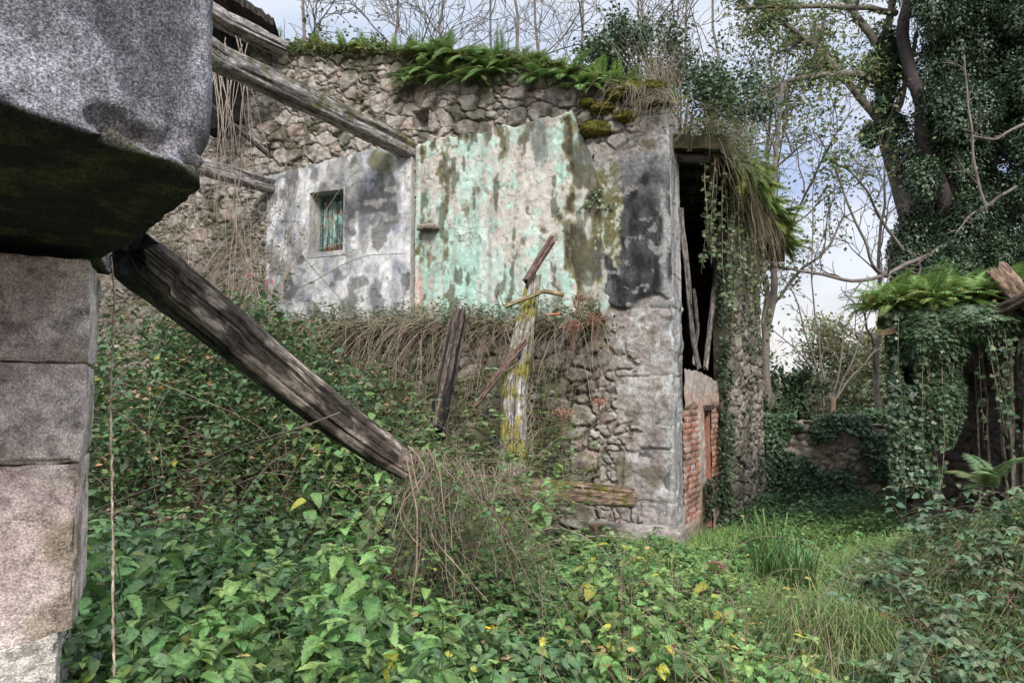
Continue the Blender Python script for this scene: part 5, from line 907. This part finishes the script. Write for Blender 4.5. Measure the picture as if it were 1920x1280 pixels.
# ivy sheets: leaves over a wall plane
def ivy_sheet(mb, O, du, nv, us, zs_, n, lsz, col, maskf, th=.12, gd=True):
    u = rs.uniform(us[0], us[1], n); z_ = rs.uniform(zs_[0], zs_[1], n); k = maskf(u, z_) > rs.rand(n) * .25; u, z_ = u[k], z_[k]; n = len(u); b = fbm(u * 3, z_ * 3, 0, 66); P = np.array([O[0], O[1], 0.]) + u[:, None] * np.array([*du, 0]) + z_[:, None] * np.array([0, 0, 1.]) + (.03 + th * b * rs.rand(n))[:, None] * np.array([*nv, 0])
    d = np.array([*nv, 0]) * .5 + rs.normal(size=(n, 3)) * .5 + [0, 0, -.7]; leaves(mb, T_ivy, P, d, np.array([*nv, .5]) + rs.normal(size=(n, 3)) * .35, lsz * (.6 + .7 * rs.rand(n)), jit(col, n, .4, .25))
def sheet_obj(lab, parts, name='ivy'):
    mb = MB()
    for a in parts: ivy_sheet(mb, *a)
    return tag(mb.obj(name, M_ivy), lab, 'ivy')
sheet_obj('dark ivy spreading over the left and middle of the low garden wall', [(GW0, gdv, gnv, (0, gL * .62), (-.5, 1.3), 12000, .055, (.06, .12, .055), lambda u, z: 1.2 * sst(.52, .62, fbm(u * 1.6, z * 1.6, 0, 71) + .22 * sst(gL * .66, gL * .3, u) - .02), .22)])
sheet_obj('ivy trailing down the garden wall next to the shed', [(GW0, gdv, gnv, (gL * .6, gL), (-.5, 1.3), 4500, .055, (.05, .10, .045), lambda u, z: 1.2 * sst(.56, .66, fbm(u * 1.6, z * 1.6, 0, 72) + .12 * sst(.5, 1.2, z)), .2)])
sheet_obj('ivy clothing the rubble end of the house side wall', [((CX, CY), BDIR, BN, (2.1, 5.3), (-.6, 4.1), 17000, .05, (.07, .11, .055), lambda u, z: 1.1 * sst(.44, .6, fbm(u * 2, z * 1.3, 0, 73) + .18 * sst(1.2, .2, z)), .2), ((CX, CY), BDIR, BN, (1.2, 2.2), (-.6, .6), 1500, .05, (.03, .06, .03), lambda u, z: 1.1 * sst(.5, .6, fbm(u * 3, z * 3, 0, 74)), .1)])
sheet_obj('ivy creeping on the green plaster and stones by the house corner', [((CX, CY), ADIR, AN, (.5, 1.25), (3.6, 4.8), 1500, .032, (.06, .10, .045), lambda u, z: 1.1 * sst(.56, .66, fbm(u * 2.5, z * 2.5, 0, 75)) , .08)])
# shed ivy: thick drapery over its left corner
mb = MB(); n = 52000; u = rs.uniform(-.16, .8, n); z_ = rs.uniform(.0, 2.5, n); lim = .30 + .45 * sst(1.9, 2.4, z_) - .12 * sst(1.4, .3, z_); k = (u < lim - .08 + .1 * rs.rand(n)) & (fbm(u * 3, z_ * 2, 0, 76) + .2 * sst(.6, 1.6, z_) > .50 + .06 * rs.rand(n)); u, z_ = u[k], z_[k]; n = len(u); P = np.array([SP(0, 0, 0)]) + u[:, None] * np.array([*SA, 0]) + (-.30 + .6 * rs.rand(n) * (u < .2))[:, None] * np.array([*BDIR, 0]) + z_[:, None] * np.array([0, 0, 1.])
P[:, 2] -= P[0, 2] * 0; leaves(mb, T_ivy, P - [0, 0, 0], rs.normal(size=(n, 3)) * .5 + [-.2, -.4, -.7], np.array([-.3, -1, .5]) + rs.normal(size=(n, 3)) * .4, .052 * (.6 + .7 * rs.rand(n)), jit((.045, .085, .04), n, .5, .3))
ivy_sheet(mb, (SX, SY), BDIR, -BN, (-.1, 3.8), (-.3, 2.6), 15000, .055, (.045, .09, .045), lambda u, z: 1.1 * sst(.35, .5, fbm(u * 2, z * 2, 0, 77)), .1)
for (a, b, c_, r1, r2, r3, n) in ((.24, -.15, 2.18, .36, .4, .36, 13000), (.65, -.25, 2.30, .45, .3, .2, 9000), (.2, .7, 2.1, .3, .6, .4, 6000), (.26, -.1, 1.6, .22, .3, .5, 8000)):
    q = norm(rs.normal(size=(n, 3))); q *= ((.8 + .35 * fbm(q[:, 0] * 3 + a, q[:, 1] * 3, q[:, 2] * 3, 12, 3)) * rs.rand(n) ** .12)[:, None]; P = SP(a, b, c_) + q * [r1, r2, r3]; leaves(mb, T_ivy, P, q * [1, 1, .3] + [0, 0, -.9] + rs.normal(size=(n, 3)) * .3, q + [0, 0, .3], .048 * (.6 + .7 * rs.rand(n)), jit((.05, .09, .042), n, .5, .3))
tag(mb.obj('ivy', M_ivy), 'thick ivy drapery hanging over the left corner of the shed', 'ivy')
for q in range(48):
    u = rs.uniform(-.15, 2.0); strand(SP(u, -.3 - .15 * rs.rand(), 2.42), rs.uniform(.5, 2.1), .045, (.065, .11, .055), 'leafy ivy strand trailing from the shed eave', 'ivy', 'ivy strands on the shed eave', 36)
mb = MB(); n = 9000; u = rs.uniform(-.35, 3, n); v = rs.uniform(-.4, 1.6, n); P = np.array([SP(a, b, 2.5 + .1 * b) for a, b in zip(u, v)]); P[:, 2] += .16 * rs.rand(n); leaves(mb, T_small, P, rdir(n, -.3, .9), rs.rand(n, 3) - .5, .045, jit((.10, .14, .03), n, .4, .6)); tag(mb.obj('turf', M_leaf), 'mossy turf on the shed roof under the ferns', 'turf', None, 'stuff')
mb = MB(); n = 9000; s_ = rs.uniform(.15, 5.4, n); o_ = rs.uniform(-2.0, .5, n); P = np.array([onB(a, 4.36 - .16 * b - .25 * float(sst(3.2, 5.6, a)), b) for a, b in zip(s_, o_)]); P[:, 2] += .2 * rs.rand(n); leaves(mb, T_small, P, rdir(n, -.3, .9), rs.rand(n, 3) - .5, .05, jit((.08, .12, .03), n, .4, .6)); tag(mb.obj('turf', M_leaf), 'mossy turf on the side roof of the house', 'turf', None, 'stuff')
mb = MB()
for q in range(150):
    px = rs.normal(1238, 16); u, _ = A_(px, 190); p = onA(u, float(ztopA(u)) + .02, .06 - .2 * rs.rand()); P = cane(mb, p, (rs.normal() * .25, rs.normal() * .2, 1), rs.uniform(.3, 1.0), .003, (.36, .30, .22), .8, .12, 10, sides=3)
for q in range(110):
    px = rs.normal(1215, 35); u, _ = A_(px, 190); p = onA(u, float(ztopA(u)), .1); cane(mb, p, (AN[0] + rs.normal() * .5, AN[1], .5), rs.uniform(.3, .9), .003, (.34, .28, .2), 3.2, .1, 10, sides=3)
for q in range(170):
    s_ = rs.uniform(.0, 1.4); o_ = rs.uniform(.0, .5); p = onB(s_, 4.5 - .16 * o_, o_); P = cane(mb, p, (rs.normal() * .5 + .2, -.5 * rs.rand(), .3), rs.uniform(.3, 1.1), .003, (.32, .27, .2), 3.0, .2, 12, sides=3); trifol(mb, P, 5, .035, (.10, .15, .05), T_small)
tag(mb.obj('dry_creepers', M_leaf), 'dry pale stalks bristling on the house corner top', 'creepers', None, 'stuff')
# ---- trees
def tree_thing(name, lab, base, grp=None, cat='tree'): return thing(name, lab, cat, base, grp)
BK = (.15, .13, .115)
def twig_tree(lab, px, Y, hgt, r0, seed, lev=4, kids=5, lean=(0, 0), leafn=0, lc=(.12, .17, .05), grp=None, col=BK, spread=.6, up=.5, zb=-.5, ls=.07, minr=.006):
    global rs; old = rs; rs = np.random.RandomState(seed); x = pt(px, 740, Y)[0]; t_ = tree_thing('bare_tree' if not leafn else 'tree', lab, (x, Y, zb), grp); mt = MB(); tips = []
    P = smoothline([(x, Y, zb), (x + lean[0] * .3, Y, zb + hgt * .35), (x + lean[0], Y + lean[1], zb + hgt)], 16, .15, seed); rr = np.linspace(r0, r0 * .25, 16); tube(mt, P, rr, np.array(col), 9); mt.obj('trunk', M_bark, t_)
    mc = MB(); grow(mc, P, rr, hgt * .62, lev, np.array(col), tips, up, .34, kids + 2, spread, minr, .3); mc.obj('branches', M_bark, t_, True)
    if leafn:
        T_ = np.array(tips); k = leafn; i = rs.randint(0, len(T_), k); c = T_[i] + rs.normal(size=(k, 3)) * .22; ml = MB(); leaves(ml, T_small, c, rdir(k, -.8, .3), rdir(k, -.2, 1), ls * (.6 + .7 * rs.rand(k)), jit(lc, k, .35, .4)); ml.obj('crown', M_leaf, t_)
    rs = old; return t_
BT = [(1640, 20, 8.5, 43, 'low bare tree behind the forked trunk base'), (770, 16, 11.2, 31, 'bare tree with sparse twigs left of the thick hanging ferns'), (1050, 20, 14.5, 32, 'tall far bare tree over the right half of the wall top'), (930, 21, 14.5, 33, 'tall far bare tree over the middle of the wall top'), (1290, 20, 14, 34, 'tall far bare tree directly over the side roof'), (560, 15, 11.0, 3, 'bare twiggy tree showing above the wall top at far left'), (870, 17, 11.5, 11, 'bare tree with fine upright twigs above the thick hanging ferns'), (985, 15, 10.6, 12, 'bare tree with curling twigs above the middle of the green plaster'), (1110, 18, 12.4, 13, 'bare tree with fine twigs behind the right end of the wall top'), (1230, 15, 10.8, 14, 'bare tree branching directly behind the house corner'), (1330, 17, 11.6, 16, 'bare tree rising just right of the house corner')]
for px, Y, h_, sd_, lab in BT: twig_tree(lab, px, Y, h_, .10, sd_, 3, 6, (rs.uniform(-.8, .8), 0), spread=.85, minr=.009, up=.12)
twig_tree('slim tree with sparse pale green leaves between the house and the forked tree', 1420, 14.5, 8.8, .09, 21, 3, 5, (.5, 0), 3800, (.10, .14, .05), spread=.8, ls=.085)
twig_tree('bushy leafy tree top behind the upper left ferns', 655, 13.5, 7.1, .09, 22, 3, 5, (.1, 0), 4200, (.06, .11, .045), spread=.7, ls=.07)
# forked tree with explicit limbs
def limb(mb, pts, r0, r1, tips, lev=3, kids=6, Lk=.35, n=22, seed=0, sp=.9, t0=.15, mr=.009):
    P = smoothline(PT(*pts), n, .06, seed); rr = np.linspace(r0, r1, n); tube(mb, P, rr, np.array(BK) * (.9 + .3 * fbm(np.arange(n) * .7, np.arange(n) * 0, 0, seed)[:, None]), 9); Ln = np.linalg.norm(P[-1] - P[0]); grow(mb, P, rr, Ln * Lk, lev, np.array(BK), tips, .2, .25, kids, sp, mr, t0)
ft = thing('forked_tree', 'large pale-barked forked tree leaning left against the ivy tree', 'tree', pt(1740, 800, 15)); m1 = MB(); m2_ = MB(); tips = []; Yt = 15
P = smoothline(PT((1745, 860, Yt), (1735, 620, Yt), (1722, 500, Yt), (1700, 400, Yt), (1672, 300, Yt), (1655, 235, Yt)), 40, .05, 5); tube(m1, P, np.linspace(.23, .15, 40), np.array(BK) * 1.0, 14); m1.obj('trunk', M_bark, ft)
limb(m2_, [(1657, 240, Yt), (1630, 200, Yt), (1590, 150, Yt - .3), (1520, 80, Yt - .6), (1450, 30, Yt - 1), (1390, -40, Yt - 1.2)], .09, .035, tips, 3, 9, .3, seed=1)
limb(m2_, [(1660, 260, Yt), (1663, 170, Yt), (1668, 60, Yt), (1675, -80, Yt)], .12, .06, tips, 3, 6, .3, seed=2)
limb(m2_, [(1668, 115, Yt), (1630, 60, Yt), (1595, 20, Yt), (1560, -50, Yt)], .10, .06, tips, 3, 5, .3, seed=3)
limb(m2_, [(1655, 158, Yt), (1605, 137, Yt - .4), (1530, 142, Yt - .8), (1470, 155, Yt - 1), (1400, 182, Yt - 1.2)], .08, .03, tips, 2, 6, .25, seed=4); limb(m2_, [(1470, 153, Yt - 1), (1474, 200, Yt - 1), (1468, 245, Yt - 1), (1485, 290, Yt - 1)], .045, .015, tips, 2, 4, .4, seed=6)
limb(m2_, [(1680, 25, Yt), (1600, 14, Yt - .4), (1500, 12, Yt - .8), (1380, 18, Yt - 1.4)], .07, .03, tips, 2, 7, .25, seed=7)
limb(m2_, [(1655, 240, Yt), (1690, 200, Yt), (1700, 150, Yt - .2), (1720, 60, Yt)], .07, .04, tips, 2, 5, .3, seed=8)
limb(m2_, [(1790, 450, Yt - 1), (1730, 480, Yt - 1.4), (1680, 505, Yt - 1.6), (1600, 528, Yt - 2), (1570, 520, Yt - 2.1), (1500, 508, Yt - 2.3), (1445, 500, Yt - 2.5)], .05, .02, tips, 2, 9, .3, seed=9)
for a in ([(1700, 540, 14), (1640, 500, 13.5), (1600, 400, 13.3), (1570, 330, 13.2), (1530, 250, 13)], [(1700, 480, 14), (1650, 400, 13.8), (1620, 350, 13.5), (1600, 320, 13.4), (1560, 300, 13.2)]): limb(m2_, a, .035, .012, tips, 2, 7, .3, seed=10)
m2_.obj('branches', M_bark, ft); T_ = np.array(tips); T_ = T_[(px_of(T_)[1] < 330)]; k = 6500; c = T_[rs.randint(0, len(T_), k)] + rs.normal(size=(k, 3)) * .16; ml = MB(); leaves(ml, T_lance, c, rdir(k, -.9, .2), rdir(k, -.2, 1), .13 * (.6 + .7 * rs.rand(k)), jit((.10, .15, .055), k, .35, .5)); ml.obj('crown', M_leaf, ft)
# ivy-clad tree at right
it = thing('ivy_tree', 'tall tree smothered in dark ivy filling the upper right corner', 'tree', pt(1830, 800, 14.5)); m1 = MB(); DK = (.05, .04, .04)
for pts_, r0, r1 in (([(1800, 860, 14.2), (1780, 480, 14.2), (1765, 360, 14.2), (1735, 270, 14.2), (1710, 150, 14.2), (1692, 0, 14.2), (1685, -80, 14.2)], .15, .11), ([(1880, 860, 14.6), (1850, 400, 14.6), (1860, 200, 14.6), (1885, 60, 14.6), (1905, -80, 14.6)], .15, .10), ([(1775, 400, 14.3), (1800, 200, 14.4), (1815, 0, 14.4), (1820, -80, 14.4)], .10, .07)):
    P = smoothline(PT(*pts_), 40, .12, 3); tube(m1, P, np.linspace(r0, r1, 40), np.array(DK), 11)
m1.obj('trunk', M_bark, it)
cl_ = []
for q in range(135):
    px = rs.uniform(1705, 2010); py = rs.uniform(-90, 520); 
    if px < 1745 and 20 < py < 260 and rs.rand() < .7: continue
    cl_.append((px, py, rs.uniform(13.6, 15.6), rs.uniform(.28, .6)))
for q in range(16): cl_.append((rs.normal(1665, 14), rs.uniform(60, 260), 14.9, .2)); 
for q in range(22): cl_.append((rs.uniform(1690, 1790), rs.uniform(430, 560), 14.2, .3))
mb = MB()
for px, py, Y, r_ in cl_:
    c = pt(px, py, Y); k = int(2600 * r_ / .45); tone = rs.uniform(.6, 1.5); q = norm(rs.normal(size=(k, 3))) * (rs.rand(k, 1) ** .4) * r_ * [1, .8, 1.15]; q *= (.75 + .6 * fbm(q[:, 0] * 4 + px, q[:, 1] * 4, q[:, 2] * 4, 9, 2))[:, None]; leaves(mb, T_small, c + q, norm(q) * .6 + rs.normal(size=(k, 3)) * .4 + [0, 0, -.5], norm(q) + [0, 0, .6], .064 * (.6 + .7 * rs.rand(k)), jit(np.array((.055, .10, .052)) * tone, k, .45, .3))
mb.obj('crown', M_ivy, it)
mb = MB()
for a in ([(1905, 350, 13), (1860, 380, 13), (1820, 400, 13), (1790, 440, 13)], [(1850, 400, 13), (1825, 290, 13), (1810, 150, 13), (1805, 100, 13)], [(1925, 230, 13), (1870, 260, 13), (1840, 255, 13), (1810, 250, 13)]): limb(mb, a, .03, .012, tips, 2, 6, .3, seed=12)
mb.obj('branches', M_bark, it)
# thin trunk by the house end
tt = thing('thin_tree', 'thin pale trunk standing just right of the ivy-clad house end', 'tree', pt(1438, 800, 13)); mb = MB(); P = smoothline(PT((1438, 860, 13), (1436, 640, 13), (1450, 560, 13), (1448, 430, 13), (1452, 300, 13.2), (1470, 150, 13.4)), 40, .03, 2); tube(mb, P, np.linspace(.085, .03, 40), np.array(BK) * 1.1, 9); mb.obj('trunk', M_bark, tt); mb = MB(); grow(mb, P, np.linspace(.085, .03, 40), 2.0, 2, np.array(BK), tips, .2, .25, 9, .9, .007, .45); mb.obj('branches', M_bark, tt)
# sapling behind the wall
sp = thing('sapling', 'many-stemmed bare sapling rising behind the middle of the garden wall', 'sapling', pt(1563, 780, 13.2))
mb = MB(); P = smoothline(PT((1560, 800, 13.2), (1562, 745, 13.2)), 6); tube(mb, P, .05, (.22, .15, .10), 8); mb.obj('trunk', M_bark, sp); mb = MB()
for a in ([(1562, 745), (1572, 690), (1580, 620), (1600, 580), (1632, 535)], [(1558, 750), (1545, 720), (1532, 640), (1525, 560), (1522, 440), (1528, 330)], [(1560, 745), (1530, 700), (1490, 650), (1455, 620)], [(1565, 750), (1600, 700), (1640, 660), (1690, 640)], [(1545, 760), (1500, 560), (1470, 520), (1450, 480)], [(1566, 750), (1585, 700), (1650, 560), (1665, 480)]):
    limb(mb, [(x, y, 13.2) for x, y in a], .019, .008, tips, 2, 6, .28, seed=len(a), mr=.007)
mb.obj('branches', M_bark, sp)
# shrubs behind the wall and far trees
def shrub(lab, px, py, Y, rx, rz, n, col, ls, name='shrub', grp=None, dens=1):
    c = pt(px, py, Y); gz = -.5; t_ = thing(name, lab, 'shrub' if name == 'shrub' else 'tree', (c[0], c[1], gz), grp); m = MB()
    for q in range(7): e = c + rs.normal(size=3) * [rx * .4, rx * .3, rz * .4]; tube(m, smoothline([(c[0] + rs.normal() * .1, c[1], gz), (c[0] + (e[0] - c[0]) * .5, c[1], (gz + e[2]) / 2), e], 8, .05, q), np.linspace(.04, .012, 8), (.12, .1, .08), 5)
    m.obj('stems', M_bark, t_); m = MB(); cc = rs.normal(size=(22, 3)) * [rx * .5, rx * .4, rz * .45]; i = rs.randint(0, 22, n); q = cc[i] + rs.normal(size=(n, 3)) * [rx * .2, rx * .2, rz * .17]; leaves(m, T_small, c + q, norm(q) + rs.normal(size=(n, 3)) * .6, norm(q) + [0, 0, .8], ls * (.6 + .7 * rs.rand(n)), jit(col, n, .4, .4)); m.obj('foliage', M_leaf, t_); return t_
for a in (('dark glossy shrub behind the garden wall near the house', 1490, 745, 13.2, .4, .5, 2600, (.04, .075, .035), .08), ('green shrub behind the middle of the garden wall', 1570, 800, 13.2, .4, .2, 1800, (.06, .12, .05), .07), ('green shrub behind the garden wall near the shed', 1650, 790, 13.4, .5, .25, 2600, (.05, .115, .045), .07), ('olive-leaved shrub peeping over the wall beside the thin trunk', 1440, 790, 13.0, .35, .4, 2200, (.05, .09, .04), .07)): shrub(*a)
for a in (('hazy olive tree crown far beyond the wall, left of the shed', 1630, 690, 24, 1.7, 1.2, 11000, (.22, .25, .12), .13), ('small pale tree beyond the wall, in the lowest gap by the sapling', 1560, 755, 26, 1.6, .7, 6000, (.20, .22, .13), .13), ('rounded olive tree beyond the wall close to the shed ivy', 1690, 710, 22, 1.2, 1.2, 7000, (.18, .22, .11), .12), ('yellowish far bush just above the wall beside the dark shrub', 1520, 790, 25, 1.4, .8, 5000, (.16, .18, .09), .12)): shrub(*a, name='far_tree')
for q in range(5): shrub('dark green tree standing on the open ground left of the ruin', -900 - 260 * q, 690, 13 + 3 * q, 1.6, 1.5, 5000, (.06, .11, .05), .1, 'far_tree', 'trees left of the ruin')
for q in range(9): shrub('distant olive-green tree on the horizon beyond the garden', (900 + q * 160), 715 + 10 * (q % 3), 42 + 5 * (q % 4), 3.2, 1.6, 3500, (.14, .17, .10), .3, 'far_tree', 'distant trees on the horizon')
for q, (px, py, Y, s_) in enumerate(((1130, 120, 11, .5), (1195, 100, 11, .5), (1270, 120, 10.2, .62), (1330, 175, 9.8, .5), (1390, 225, 10.8, .5))):
    c = pt(px, py, Y); m = MB(); n = 2600; cc = rs.normal(size=(9, 3)) * s_ * .45; i = rs.randint(0, 9, n); q_ = cc[i] + rs.normal(size=(n, 3)) * s_ * .22; t_ = thing('ivy_bush', ('bushy ivy clump behind the wall head above the green plaster end', 'tall ivy bush just left of the house corner top', 'ivy bush directly behind the house corner top', 'ivy bush over the side roof beside the corner', 'low ivy bush along the side roof farther back')[q], 'ivy', (c[0], c[1], 4.2)); leaves(m, T_small, c + q_, rdir(n, -.8, .3), rdir(n, 0, 1), .06 * (.6 + .7 * rs.rand(n)), jit((.045, .085, .04), n, .4, .3)); m.obj('foliage', M_ivy, t_); m = MB()
    for k in range(9): tube(m, smoothline([(c[0], c[1], 4.2), c + cc[k] * .5, c + cc[k] * 1.6 + [0, 0, .15]], 8, .03, k), np.linspace(.02, .005, 8), (.15, .12, .09), 4)
    m.obj('stems', M_bark, t_)
